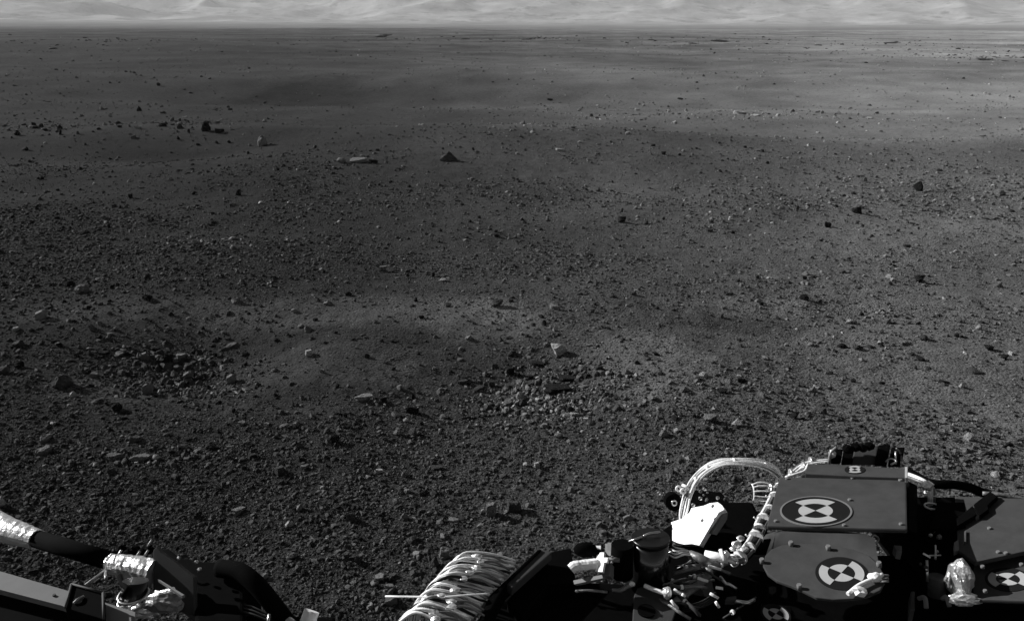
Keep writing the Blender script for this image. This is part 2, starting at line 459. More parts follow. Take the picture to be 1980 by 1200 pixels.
# ------------------------------------------------------------------ rocks one can point to: (x, base y, width, height, tone, form) as measured in the photograph
ROCKS = """
867 312 40 19 m p;660 315 20 10 l r;694 315 42 8 l s;722 316 22 8 d s;508 282 21 18 l r;461 378 16 12 d a;253 383 11 10 d b
34 262 15 9 d a;117 261 9 11 d a;66 246 11 9 d a;80 246 10 7 d a;269 215 11 10 d p;399 254 22 16 d a;425 257 22 8 d s;318 245 14 8 d a
180 255 7 6 d a;165 280 6 6 d a;365 257 7 8 d a;345 270 8 6 d a;396 271 8 5 d a;443 277 10 6 d a;383 281 9 5 d a;419 278 9 6 d a;480 298 8 6 d a
82 347 9 6 d a;211 441 9 8 d a;414 433 15 6 d s;378 472 13 11 l a;414 472 15 8 d a;452 483 13 10 l a;87 277 8 5 l a;452 397 10 6 l s;267 249 15 5 l s
915 291 7 7 d a;707 291 7 5 d a;730 292 12 5 d s;760 293 9 5 d a;855 277 6 6 d a;649 257 7 5 d a;658 250 6 4 d a;698 264 6 5 d a;782 255 6 4 d a
915 365 6 6 w a;906 347 5 5 w a;559 395 9 6 w a;545 390 7 5 w a;504 394 9 6 w a;688 420 6 7 w a;537 330 10 6 d a;771 328 13 5 m s;927 422 11 6 d a
960 459 18 9 d a;696 474 11 6 d a;677 469 9 4 d s;852 448 9 7 d a;1202 431 20 13 d a;1203 410 6 9 d b;1283 299 15 7 d s;1263 283 13 5 d s;1251 276 7 6 d a
1314 301 10 5 d a;1484 317 10 6 d a;1472 293 11 4 d s;1343 340 8 5 d a;1393 333 11 6 d a;1193 235 7 5 d a;1126 209 7 5 d a;1119 215 7 5 d a;1169 224 8 4 d s
1249 242 5 5 d a;1264 253 7 4 d a;1110 229 6 4 w a;1151 231 5 7 w a;1232 214 10 5 w s;1389 216 12 4 w s;1083 292 22 4 w s;1372 448 18 7 m s;1417 452 12 7 d a
1251 433 9 7 d a;1320 400 7 8 d a;1334 398 8 4 d a;1141 495 17 6 d s;1122 342 7 5 d a;1774 369 21 17 d a;1657 413 24 13 d a;1682 412 10 5 d s;1600 440 18 12 d a
1542 406 9 9 d a;1511 401 9 5 d a;1673 351 8 8 d b;1668 375 7 5 d a;1682 377 8 5 d a;1932 378 18 12 l r;1917 354 6 7 d a;1963 370 6 6 d a;1615 299 9 4 d s
1755 299 7 5 d a;1667 439 10 7 m a;1889 402 9 5 d a;1753 478 18 6 m s;1696 220 9 4 d s;1681 230 13 4 w s;1737 448 9 6 d a;1906 317 6 4 d a;1851 303 6 4 m a
82 616 26 15 l b;136 553 22 10 d a;160 567 28 17 l a;217 558 12 8 d a;286 582 24 12 d a;331 610 15 8 d p;457 587 20 11 l a;32 639 12 7 w s;61 641 11 7 m a
223 637 12 4 w s;38 672 24 9 m a;115 670 15 8 d a;38 711 20 12 d a;8 723 24 13 m a;182 729 16 9 l a;393 638 11 8 d a;420 636 6 7 w b;450 671 28 8 l s
417 690 13 9 d a;476 707 13 9 d a;105 663 16 6 d s;740 524 22 10 l s;857 544 13 7 w a;838 535 10 10 d b;789 535 9 8 d a;673 572 20 9 d a;633 590 15 8 l a
686 583 11 9 m a;570 605 14 10 l a;610 620 16 6 d s;582 634 13 9 l a;804 583 12 9 d a;867 593 18 9 m a;815 616 16 9 d a;725 625 12 8 l a;960 594 28 16 m a
988 584 16 6 d s;650 645 12 6 d a;602 657 13 7 m a;702 650 17 6 m s;598 688 15 13 w b;623 720 12 9 l a;800 664 7 6 d a;907 658 16 8 l a;738 661 13 6 d a
758 662 13 6 d a;765 695 5 4 w a;1073 598 26 10 l s;1225 571 15 10 m b;1059 543 12 7 d a;1102 523 11 10 d b;1243 532 8 7 w a;1285 610 10 7 w a;1146 605 11 11 m b
1425 544 9 6 d a;1396 545 10 6 d a;1472 590 13 7 d a;1457 575 9 6 l a;1427 581 12 6 d a;1360 730 19 11 w r;1328 697 8 5 l a;1480 696 17 9 l a;1482 706 14 6 d s
1409 674 12 6 d a;1430 671 15 6 m a;1441 715 12 6 w s;1139 670 14 6 l s;1556 540 12 8 d a;1554 580 23 12 d a;1778 546 21 14 d a;1718 591 12 7 d a;1674 615 12 6 l a
1659 616 9 6 d a;1933 556 13 9 d p;1936 568 7 8 w r;1961 509 10 6 d a;1892 637 10 10 w r;1911 677 22 10 d a;1941 695 16 11 d a;1849 651 12 8 d a;1628 673 22 9 d a
1581 664 14 9 l a;1659 677 20 7 m a;1606 723 13 7 d a;1779 697 21 7 d s;1649 739 14 8 d a;1575 714 11 7 d a;1816 718 8 7 d a;1864 682 9 5 w a;1965 601 14 5 m s
1080 688 38 25 w a;124 750 36 25 m a;143 767 13 13 w p;285 762 24 20 l r;193 777 25 6 m s;228 794 26 15 d r;297 782 14 6 d a;452 797 11 9 d b;105 822 11 8 w a
90 854 22 12 l a;88 877 30 12 l s;224 888 30 12 l s;273 891 44 9 l s;303 889 16 12 w a;186 902 11 9 w a;217 916 18 13 m a;134 893 15 11 d a;388 945 15 10 l a
242 935 9 7 w a;262 854 24 12 m a;356 869 22 12 l a;383 875 16 9 l a;410 870 22 13 m a;446 866 15 6 l s;467 823 18 10 l a;4 980 16 20 w p;449 741 24 18 l b
703 775 42 13 l s;737 776 28 10 d s;797 800 32 19 d b;786 816 14 11 w r;799 770 11 9 d a;581 784 8 9 w a;770 842 22 12 l a;515 824 12 9 w a;551 827 22 8 l s
573 830 18 10 d a;646 856 28 18 d r;590 905 18 8 l s;543 918 24 18 m b;732 916 17 11 w s;782 922 13 13 l a;815 897 8 7 w a;845 908 30 8 m s;787 952 14 8 l s
894 743 26 8 m s;928 756 30 10 m s;914 799 8 6 w a;962 823 13 8 l a;985 825 14 9 l a;735 838 13 7 l a;669 807 10 10 d b;654 808 9 7 d a
987 724 22 15 d b;1013 748 11 14 w p;1006 772 20 17 w a;983 784 24 16 l a;975 788 12 9 w a;1061 774 16 11 w a;1086 794 26 13 l a;1110 806 18 11 w s;1134 801 20 7 d a
1115 738 11 9 w a;1078 760 70 12 d s;1098 738 52 10 d s;1041 709 42 8 d s;1158 716 20 13 m r;1160 774 11 6 w s;1172 747 8 6 w a;1025 820 18 11 l a;1053 829 24 12 l r
1078 831 14 8 d a;983 827 14 7 l a;959 825 14 8 l a;1062 842 14 7 d a;1080 846 18 10 l r;1016 901 11 9 w a;1038 905 12 14 w b;1262 775 22 12 l a;1273 794 12 9 w a
1272 810 10 9 l a;1283 846 22 16 l a;1246 834 9 11 l a;1144 853 14 8 l a;1203 864 18 10 d a;1372 815 30 16 l a;1425 824 26 17 w p;1408 741 17 11 l a;1433 739 22 8 d a
1397 760 24 10 d a;1440 752 14 9 l a;1535 810 20 14 d a;1592 801 17 14 m a;1650 739 12 8 d a;1329 888 11 8 w a;1500 871 18 9 d a;1452 882 14 8 d a
1873 852 21 14 w r;1907 848 6 8 w b;1926 847 18 7 d s;1767 808 20 8 l s;1924 922 16 13 w p;1781 905 14 9 l r;1896 878 9 9 l a;1910 879 14 8 d a;1738 842 14 10 d a
1951 863 17 8 d s;1705 743 17 6 d s;1825 741 22 6 d s;950 998 25 26 l b;933 992 9 9 w r;994 990 34 24 m b;860 1078 24 19 l b;842 1096 20 22 m p;782 1004 16 18 l p
877 1010 26 9 l s;979 988 9 6 w s;560 1018 17 14 w p;463 993 28 12 l s;679 1008 22 18 m b;525 984 9 13 l b;563 1081 16 14 l a;734 1124 20 13 l b;724 1134 17 14 l a
752 1140 19 12 l s;694 1090 18 18 m a;704 1170 12 10 l r;757 1170 28 16 l s;510 1120 16 13 l s;670 1080 14 14 m b;323 681 11 9 w a
307 166 10 6 d a;368 180 11 4 d s;213 161 7 5 d a;28 166 7 4 d a;405 153 7 4 d a;665 121 7 4 d a;349 131 6 4 d a;935 139 8 5 w a;692 107 6 4 w a;103 95 26 5 d s
80 115 8 4 d a;140 119 12 4 d s;193 119 12 4 d s;512 200 6 4 d a;445 213 13 4 d s;352 215 8 5 d a;1063 195 17 5 d s;1046 202 7 5 d a;1315 193 17 4 d s;1053 108 6 5 d a
1000 164 7 5 d a;1748 186 5 4 d a;1580 218 11 4 d s;1695 219 8 4 d a;1462 225 20 3 w s;1430 221 30 3 w s;1725 221 7 4 d a;1585 88 12 3 d s;1717 120 8 4 d a
740 72 58 3 d s;1020 77 38 4 d s;1260 78 22 4 d s;1305 82 16 3 d s;1392 81 56 3 d s;1340 85 30 3 d s;1725 84 44 4 d s;1905 117 52 5 d s;1945 119 22 4 d s;900 76 26 3 d s
"""
TONE = {'d': 'dark', 'm': 'mid', 'l': 'light', 'w': 'white'}
FORM = {'a': 'angular', 's': 'slab', 'r': 'round', 'p': 'pyramid', 'b': 'block'}
rocks = []
for line in ROCKS.strip().splitlines():
    for item in line.split(';'):
        a = item.split()
        if len(a) == 6:
            rocks.append([float(a[0]), float(a[1]), float(a[2]), float(a[3]), a[4], a[5]])

# broken bedrock in the two shallow scours: small blocks thrown close together
def rubble(n, pts, seed, tones):
    rg = np.random.default_rng(seed)
    for _ in range(n):
        cx, cy, sx, sy = pts[rg.integers(len(pts))]
        x = rg.normal(cx, sx); y = rg.normal(cy, sy)
        w = 9 + 15 * rg.random() ** 2
        rocks.append([x, y, w, w * rg.uniform(0.55, 0.85), tones[rg.integers(len(tones))], 'ab'[rg.integers(2)]])
LEDGES = [r for r in rocks if r[1] < 125 and r[2] >= 16]
rocks = [r for r in rocks if not (r[1] < 125 and r[2] >= 16)]
rocks.sort(key=lambda r: -(r[2] * r[3] * (1.5 if r[1] < 500 else 1.0)))
SPILL = rocks[262:]                      # the least of them join the gravel
rocks = rocks[:262]
N_NAMED = len(rocks)
rubble(max(0, 300 - N_NAMED), [(340, 700, 28, 14), (300, 690, 35, 10), (395, 728, 30, 9), (1050, 760, 40, 16), (1070, 735, 45, 10)], 5, 'dmmll')
rocks = rocks[:300] + LEDGES

LANDMARKS = [
    (867, 312, 'dark pyramid rock'), (694, 315, 'low bright slab'),
    (508, 282, 'two-toned boulder'), (1774, 369, 'lone black rock'),
    (1657, 413, 'twin-peaked black rock'), (1080, 688, 'block with the pointed shadow'),
    (124, 750, 'big jagged rock'), (285, 762, 'pale half-lit rounded rock'),
    (1873, 852, 'bright stone above the rover'), (950, 998, 'pale upright block'),
    (860, 1078, 'pale block beside the cables'), (160, 567, 'light-topped rock'),
    (1202, 431, 'black peaked rock'), (1425, 824, 'bright pointed rock'),
    (703, 775, 'long pale slab'), (797, 800, 'black square block'),
    (1360, 730, 'bright oval stone'), (960, 594, 'dark clustered rock'),
    (1778, 546, 'black midground rock'), (399, 254, 'black rock pile'),
    (273, 891, 'long crumbling ledge'), (543, 918, 'blocky long-shadowed rock'),
    (1283, 299, 'flat black rock'), (560, 1018, 'bright peaked stone'),
    (598, 688, 'bright sand-bound block'), (1911, 677, 'dark right-hand rock'),
    (1006, 772, 'bright bedrock lump'), (1110, 229, 'white speck stones'),
    (1905, 117, 'right skyline ledge'), (740, 72, 'left skyline ledge'),
    (103, 95, 'low dark ridge'), (1462, 225, 'white streak slabs'),
    (1592, 801, 'grey rock above the turret'), (34, 262, 'black left-edge rock'),
    (740, 524, 'thin-shadowed pale slab'), (1073, 598, 'pale flat midground rock'),
    (646, 856, 'dark mound'), (332, 700, 'left rubble patch'), (1554, 580, 'low black rock')]
SELF = {(x, y): n for x, y, n in LANDMARKS}
HAND = {
    (960, 594): 'dark clustered rock on the pale sand at centre',
    (1554, 580): 'low black rock at centre right above the sand',
    (646, 856): 'dark mound of rock at lower centre left',
    (1073, 598): 'pale flat midground rock on smooth sand right of centre',
    (740, 524): 'thin-shadowed pale slab on gravel left of centre',
    (34, 262): 'black left-edge rock on the upper plain',
    (1592, 801): 'grey rock on gravel straight above the turret',
    (1462, 225): 'white streak slabs on the far right plain',
    (1110, 229): 'white speck stones on the far plain right of centre',
    (1006, 772): 'bright lump of bedrock in the right rubble patch',
    (1911, 677): 'dark right-hand rock with a flat shadow by the edge',
    (560, 1018): 'bright peaked stone on dark gravel at bottom left of centre',
    (1283, 299): 'flat black rock lying on the low rise right of centre',
    (543, 918): 'blocky long-shadowed rock on the gravel at lower left',
    (399, 254): 'black rock pile on the low rise at upper left',
    (1778, 546): 'black midground rock with a thin shadow at right',
    (1202, 431): 'black peaked rock right of centre in the midground',
    (160, 567): 'light-topped rock with a black underside at middle left',
    (867, 312): 'dark pyramid rock standing alone in the middle distance left of centre',
    (660, 315): 'bright rounded stone at the left end of the low pale slab',
    (694, 315): 'bright low slab with a black stone at its right end',
    (722, 316): 'black stone at the right end of the bright low slab',
    (508, 282): 'two-toned rounded boulder, bright left and black right, at upper left',
    (1774, 369): 'lone black peaked rock standing on smooth ground at right',
    (1657, 413): 'twin-peaked black rock at right below the lone black rock',
    (1600, 440): 'black lump with a thin tail of shadow, left of the twin-peaked rock',
    (1080, 688): 'bright block with a long pointed shadow above the broken bedrock',
    (124, 750): 'big jagged rock with a wide black shadow at lower left',
    (143, 767): 'bright pointed stone just below the big jagged rock at lower left',
    (285, 762): 'pale rounded rock with one bright face below the left rubble patch',
    (1873, 852): 'bright rounded stone on the gravel at right above the rover',
    (950, 998): 'pale upright block at bottom centre, left of a grey block',
    (994, 990): 'grey block with a broad black shadow at bottom centre',
    (860, 1078): 'pale square block just left of the white cable bundle',
    (842, 1096): 'grey pointed rock below the pale block by the cable bundle',
    (1078, 760): 'longest dark ledge across the broken bedrock right of centre',
    (1425, 824): 'bright pointed rock above the white cable loop',
    (1372, 815): 'pale rock with a wide black shadow, left of the bright pointed rock',
    (4, 980): 'bright pointed stone cut by the left edge above the black boom',
    (797, 800): 'black square block with a stub of shadow at lower centre',
    (703, 775): 'long pale slab at lower centre left, beside a black one',
    (273, 891): 'long pale crumbling ledge at lower left',
    (1360, 730): 'bright oval stone on smooth sand right of centre',
    (598, 688): 'bright small block on smooth sand left of centre',
    (1905, 117): 'black ledge on the far plain near the right edge',
    (740, 72): 'widest black ledge under the skyline at centre left',
    (103, 95): 'low dark ridge of rock on the far plain at far left'}

def rock_label(i, r):
    x, y, w, h, t, f = r
    if (x, y) in HAND: return HAND[(x, y)], None
    size = 'tiny' if w < 9 else 'small' if w < 16 else 'middling' if w < 26 else 'wide'
    tone = {'d': 'dark', 'm': 'grey', 'l': 'pale', 'w': 'bright'}[t]
    if y < 125 and w >= 16:
        f = 'e'; size = 'short' if w < 35 else 'long'
    shape = {'e': 'rock ledge', 'a': 'angular rock', 's': 'flat rock', 'r': 'rounded rock', 'p': 'pointed rock', 'b': 'blocky rock'}[f]
    best = min((l for l in LANDMARKS if (l[0], l[1]) != (x, y)), key=lambda l: math.hypot(l[0] - x, (l[1] - y) * 1.6))
    dx, dy = x - best[0], (y - best[1]) * 1.6
    d = math.hypot(dx, dy)
    if best[2].endswith('patch') and abs(dx) < 130 and abs(dy) < 70: where = 'inside'
    elif abs(dx) > 2.4 * abs(dy): where = 'right of' if dx > 0 else 'left of'
    elif abs(dy) > 2.4 * abs(dx): where = 'in front of' if dy > 0 else 'behind'
    else: where = ('in front and ' if dy > 0 else 'behind and ') + ('right of' if dx > 0 else 'left of')
    return (size, tone, shape, where, best[2]), d

labels = [rock_label(i, r) for i, r in enumerate(rocks)]
groups = {}
for i, (l, d) in enumerate(labels):
    if d is not None: groups.setdefault(l, []).append((d, i))
ORD = ['nearest', 'second nearest', 'third nearest', 'fourth nearest', 'fifth nearest', 'sixth nearest', 'seventh nearest']
final = {i: l for i, (l, d) in enumerate(labels) if d is None}
shared = {}
for l, lst in groups.items():
    lst.sort()
    size, tone, shape, where, mark = l
    for k, (d, i) in enumerate(lst):
        if N_NAMED <= i < 300:
            final[i] = f'{size} {tone} {shape} in broken ground {where} the {mark}'
            if len(lst) > 1:
                xs = sorted((rocks[j][0], j) for _, j in lst if N_NAMED <= j < 300)
                pos = [j for _, j in xs].index(i); m = len(xs)
                side = ('leftmost' if pos == 0 else 'rightmost' if pos == m - 1 else
                        ['', 'second from left', 'third from left', 'fourth from left', 'fifth from left', 'sixth from left'][min(pos, 5)])
                if m > 1: final[i] = f'{size} {tone} {shape}, {side} of its kind {where} the {mark}'
        elif len(lst) == 1:
            final[i] = f'{size} {tone} {shape} {where} the {mark}'
        else:
            final[i] = f'{size} {tone} {shape}, {ORD[min(k, 6)]} {where} {mark}'

for i in final:
    if len(final[i].split()) > 16: final[i] = final[i].replace(' of its kind', '').replace(' in broken ground', '')
_rg = np.random.default_rng(3)
for i, (px, py, w, h, t, f) in enumerate(rocks):
    p, dist = on_ground(px, py)
    W = w * dist / FPX
    W *= 0.85 if w >= 20 else (0.95 if t in 'lw' else 0.72)          # the measured widths take in some of the shadow
    h = h * (0.9 if w >= 20 else 0.8)
    if t == 'd' and f != 'p': W *= 0.9
    dep = math.asin(max(0.004, (CAM_H - p.z) / dist))
    D = W * _rg.uniform(0.6, 0.85)
    if f == 's': D = min(W * 0.5, W * 0.2 + 0.5)
    H = (h * dist / FPX - 0.45 * D * math.sin(dep)) / math.cos(dep)
    H = max(H, 0.2 * W if f == 's' else 0.42 * W) * 1.12
    me = rock_mesh(FORM[f] if py > 125 or w < 16 else 'ledge', int(_rg.integers(7)) if f != 'p' else int(_rg.integers(3)), TONE[t] if py > 125 or w < 16 else 'mid', w >= 20)
    ledge = py < 125 and w >= 16
    if ledge: H *= 0.42; W *= 0.8
    o = link(bpy.data.objects.new('rock_ledge' if ledge else 'rock', me))
    horiz = Vector((p.x, p.y, 0)).normalized()
    q = p + horiz * (D * 0.30)
    q.z = float(ground_z(q.x, q.y))
    o.location = q + Vector((0, 0, H * 0.36))
    o.scale = (W, D, H * 1.28)
    yaw = -math.atan2(p.x, p.y) + _rg.uniform(-0.35, 0.35)
    if f in 'ar' and _rg.random() < 0.5: yaw += math.pi
    o.rotation_euler = (_rg.uniform(-0.08, 0.08), _rg.uniform(-0.08, 0.08), yaw)
    tag(o, final[i], 'ledge' if ledge else 'rock', shared.get(i) or ('rock ledges below the skyline' if ledge else 'rocks lying on the plain'))

# ------------------------------------------------------------------ gravel: too many to count
def gravel_points():
    rg = np.random.default_rng(21)
    N = 860000
    px = rg.uniform(-420, 2400, N); py = rg.uniform(70, 1330, N)
    dx = (px - 990) / FPX; dy = (py - 600) / FPX
    D = np.array(_f)[None] + np.array(_r)[None] * dx[:, None] - np.array(_u)[None] * dy[:, None]
    ok = D[:, 2] < -0.01
    D = D[ok]; py = py[ok]; px = px[ok]
    t = CAM_H / -D[:, 2]
    x = D[:, 0] * t; y = D[:, 1] * t
    dist = t * np.linalg.norm(D, axis=1)
    r = np.hypot(x, y)
    # patchy cover: pebbly ground alternating with smooth sand
    n = fbm(x / 2.3, y / 1.5, 3, 131) * 0.7 + fbm(x / 7.0, y / 5.0, 2, 151) * 0.7
    cover = 0.22 + 0.78 * sstep(-0.35, 0.35, n)
    band = np.interp(py, [70, 200, 280, 330, 420, 520, 570, 640, 720, 820, 900, 1330],
                     [0.14, 0.07, 0.11, 0.36, 0.95, 0.9, 0.6, 0.32, 0.38, 0.62, 0.9, 0.95])
    p = cover * band
    for fx, fy, a, b, h in _FORMS[:2]:
        q = ((x - fx) / (a * 0.9)) ** 2 + ((y - fy) / (b * 0.9)) ** 2
        p = p + 0.5 * np.exp(-q)
    # smooth sand round the left scour and right of the right one
    for cx, cy, a, b in [(620, 640, 300, 70), (300, 615, 240, 50), (1290, 700, 130, 60), (520, 760, 160, 45), (870, 700, 120, 60),
                         (1400, 640, 220, 50), (250, 760, 130, 30)]:
        c = P(cx, cy, 0); e = P(cx + a, cy, 0); g = P(cx, cy + b, 0)
        q = ((x - c.x) / abs(e.x - c.x)) ** 2 + ((y - c.y) / abs(g.y - c.y)) ** 2
        p = p * (1 - 0.65 * np.exp(-q))
    keep = rg.random(len(p)) < p
    # extra coarse rubble of broken bedrock in the two scours and along the crumbling ledges
    x, y, dist, py = x[keep], y[keep], dist[keep], py[keep]
    k = len(x)
    s = 1.6 * rg.random(k) ** (-1 / 2.3)
    s = np.minimum(s, np.interp(py, [70, 300, 700, 1100], [5, 7.5, 9.5, 12]))
    size = s * dist / FPX
    size = np.minimum(size, 0.25)
    ex, ey, es, ep = [], [], [], []
    for u, v, w, h, t, f in SPILL:
        g, dd = on_ground(u, v)
        ex.append(g.x); ey.append(g.y); es.append(max(w * 0.8, 4) * dd / FPX); ep.append({'d': -0.5, 'm': 0.0, 'l': 1.0, 'w': 2.0}[t])
    for cx, cy, sx, sy, n, s0 in [(340, 692, 66, 24, 720, 5.2), (290, 690, 70, 14, 260, 4.5), (400, 735, 50, 14, 160, 5), (1060, 732, 90, 28, 760, 5.2),
                                  (1050, 772, 90, 16, 260, 4.6), (1120, 730, 70, 18, 160, 5), (300, 885, 90, 10, 120, 5), (410, 868, 70, 10, 120, 5),
                                  (400, 255, 40, 10, 90, 3.5), (60, 255, 60, 12, 80, 3.5), (310, 252, 60, 12, 110, 3.2), (1050, 285, 90, 10, 160, 3.2),
                                  (1350, 425, 90, 14, 200, 3.6), (980, 450, 60, 14, 120, 3.6), (1690, 535, 80, 14, 140, 4), (1550, 540, 60, 14, 100, 4),
                                  (1660, 670, 60, 14, 120, 4.5), (1430, 740, 60, 18, 140, 5), (1540, 215, 160, 12, 160, 2.6), (350, 85, 250, 6, 160, 3.6), (740, 73, 110, 3, 130, 4.4), (1020, 77, 60, 3, 70, 4.4), (1300, 80, 160, 4, 200, 4.4), (1700, 90, 200, 8, 260, 4.2), (1850, 108, 120, 9, 240, 4.0), (140, 98, 120, 7, 150, 4.0), (1905, 117, 30, 2, 40, 5), (1180, 205, 110, 18, 120, 2.6),
                                  (900, 1000, 200, 40, 300, 5.5), (700, 1090, 120, 60, 300, 5.5), (560, 830, 90, 20, 120, 5), (1300, 820, 60, 24, 120, 5)]:
        wide_ = np.where(rg.random(n) < 0.3, 2.3, 1.0)
        qx = cx + sx * wide_ * rg.normal(0, 1, n); qy = np.maximum(cy + sy * wide_ * rg.normal(0, 1, n), 66)
        for u, v in zip(qx, qy):
            g = P(u, v, 0.0); dd = (g - CAM).length
            ex.append(g.x); ey.append(g.y); es.append(min(0.7 * s0 * rg.random() ** (-0.5), 3.2 * s0) * dd / FPX)
            ep.append(0.9 * rg.random() ** 2 if cy > 130 else rg.uniform(-0.95, -0.4))
            if cy <= 130: es[-1] *= 0.62
    # pale broken bedrock: light chips lying close together
    for cx, cy, sx, sy, n, s0 in [(1006, 752, 34, 13, 260, 6), (1060, 766, 50, 11, 300, 6), (1112, 782, 34, 9, 140, 5), (1050, 728, 80, 14, 140, 5),
                                  (400, 728, 34, 7, 80, 5.5), (450, 740, 18, 8, 40, 6), (330, 705, 40, 10, 60, 4.5), (272, 886, 26, 3, 50, 4.5), (225, 884, 14, 3, 24, 4.5),
                                  (400, 866, 50, 8, 50, 4.5), (700, 770, 16, 3, 16, 4), (1080, 795, 30, 6, 50, 5), (405, 474, 36, 5, 130, 4.2), (1430, 219, 120, 6, 70, 2.6), (1180, 214, 80, 10, 50, 2.6), (1690, 225, 80, 8, 50, 2.6), (1380, 425, 40, 8, 70, 3.2), (1040, 280, 50, 6, 70, 2.6)]:
        wide_ = np.where(rg.random(n) < 0.3, 2.0, 1.0)
        qx = cx + sx * wide_ * rg.normal(0, 1, n); qy = cy + sy * wide_ * rg.normal(0, 1, n)
        for u, v in zip(qx, qy):
            g = P(u, v, 0.0); dd = (g - CAM).length
            ex.append(g.x); ey.append(g.y); es.append(min(0.55 * s0 * rg.random() ** (-0.5), 2.4 * s0) * dd / FPX); ep.append(rg.uniform(0.6, 2.8))
    global EXTRA
    EXTRA = len(ex)
    pale = np.concatenate([np.where(rg.random(k) < 0.08, rg.uniform(0.3, 1.8, k), 0.0), ep])
    x = np.concatenate([x, ex]); y = np.concatenate([y, ey]); size = np.concatenate([size, es])
    z = ground_z(x, y)
    return x, y, z, size, pale, rg

def build_gravel():
    x, y, z, size, pale, rg = gravel_points()
    n = len(x)
    me = bpy.data.meshes.new('gravel')
    me.vertices.add(n)
    flat = rg.uniform(0.55, 1.1, n)
    me.vertices.foreach_set('co', np.stack([x, y, z + size * 0.07 * flat], -1).ravel())
    a = me.attributes.new('stone_scale', 'FLOAT_VECTOR', 'POINT')
    tall = np.where(np.arange(n) >= n - EXTRA, rg.uniform(0.8, 1.4, n), 1.0)
    tall[np.hypot(x, y) > 45] = 0.30
    flat = flat * tall
    sc = np.stack([size * 0.5 * rg.uniform(0.8, 1.35, n), size * 0.5 * rg.uniform(0.7, 1.1, n), size * 0.5 * flat], -1)
    a.data.foreach_set('vector', sc.ravel())
    a = me.attributes.new('stone_turn', 'FLOAT_VECTOR', 'POINT')
    a.data.foreach_set('vector', np.stack([rg.normal(0, 0.25, n), rg.normal(0, 0.25, n), rg.uniform(0, 6.283, n)], -1).ravel())
    a = me.attributes.new('pale', 'FLOAT', 'POINT'); a.data.foreach_set('value', pale)
    me.update()
    o = link(bpy.data.objects.new('gravel', me))
    tag(o, kind='stuff')
    ng = bpy.data.node_groups.new('gravel_scatter', 'GeometryNodeTree')
    ng.interface.new_socket('Geometry', in_out='INPUT', socket_type='NodeSocketGeometry')
    ng.interface.new_socket('Geometry', in_out='OUTPUT', socket_type='NodeSocketGeometry')
    N, L = ng.nodes, ng.links
    gi = N.new('NodeGroupInput'); go = N.new('NodeGroupOutput')
    g2i = N.new('GeometryNodeGeometryToInstance')
    # stone kinds: convex lumps of randomly scattered points, made inside the node tree
    for k in range(9):
        s = N.new('GeometryNodeMeshIcoSphere'); s.inputs['Radius'].default_value = 1.0; s.inputs['Subdivisions'].default_value = 2 if k % 2 else 1
        rv = N.new('FunctionNodeRandomValue'); rv.data_type = 'FLOAT'
        rv.inputs[2].default_value = 0.45; rv.inputs[3].default_value = 1.12; rv.inputs['Seed'].default_value = 11 * k + 3
        pos = N.new('GeometryNodeInputPosition')
        mul = N.new('ShaderNodeVectorMath'); mul.operation = 'SCALE'
        L.new(pos.outputs[0], mul.inputs[0]); L.new(rv.outputs[1], mul.inputs['Scale'])
        sp = N.new('GeometryNodeSetPosition')
        L.new(s.outputs['Mesh'], sp.inputs['Geometry']); L.new(mul.outputs[0], sp.inputs['Position'])
        ch = N.new('GeometryNodeConvexHull'); L.new(sp.outputs[0], ch.inputs[0])
        sm = N.new('GeometryNodeSetShadeSmooth'); sm.inputs['Shade Smooth'].default_value = False
        L.new(ch.outputs[0], sm.inputs[0])
        mt = N.new('GeometryNodeSetMaterial'); mt.inputs['Material'].default_value = M['gravel']
        L.new(sm.outputs[0], mt.inputs['Geometry'])
        L.new(mt.outputs[0], g2i.inputs[0])
    iop = N.new('GeometryNodeInstanceOnPoints')
    L.new(gi.outputs[0], iop.inputs['Points']); L.new(g2i.outputs[0], iop.inputs['Instance'])
    iop.inputs['Pick Instance'].default_value = True
    def attr(name):
        a = N.new('GeometryNodeInputNamedAttribute'); a.data_type = 'FLOAT_VECTOR'; a.inputs[0].default_value = name
        return a.outputs[0]
    e2r = N.new('FunctionNodeEulerToRotation'); L.new(attr('stone_turn'), e2r.inputs[0])
    L.new(e2r.outputs[0], iop.inputs['Rotation']); L.new(attr('stone_scale'), iop.inputs['Scale'])
    L.new(iop.outputs[0], go.inputs[0])
    md = o.modifiers.new('scatter', 'NODES'); md.node_group = ng
build_gravel()

# ------------------------------------------------------------------ the rover in the foreground
def plain_mat(name, base, rough=0.6, metal=0.0, spec=0.3, grain=0.0, gscale=40.0, bmp=0.0, bscale=60.0, bdist=0.004):
    m, nt, bs = new_mat(name)
    tc = node(nt, 'ShaderNodeTexCoord').outputs['Object']
    if grain:
        c = ramp(nt, noise_node(nt, tc, gscale, 5, 0.65), [(0.3, 1 - grain), (0.7, 1 + grain)])
        nt.links.new(mathn(nt, 'MULTIPLY', c, base), bs.inputs['Base Color'])
    else:
        bs.inputs['Base Color'].default_value = g4(base)
    bs.inputs['Roughness'].default_value = rough
    bs.inputs['Metallic'].default_value = metal
    bs.inputs['Specular IOR Level'].default_value = spec
    if bmp: bump(nt, bs, noise_node(nt, tc, bscale, 4, 0.6), bmp, bdist)
    return m

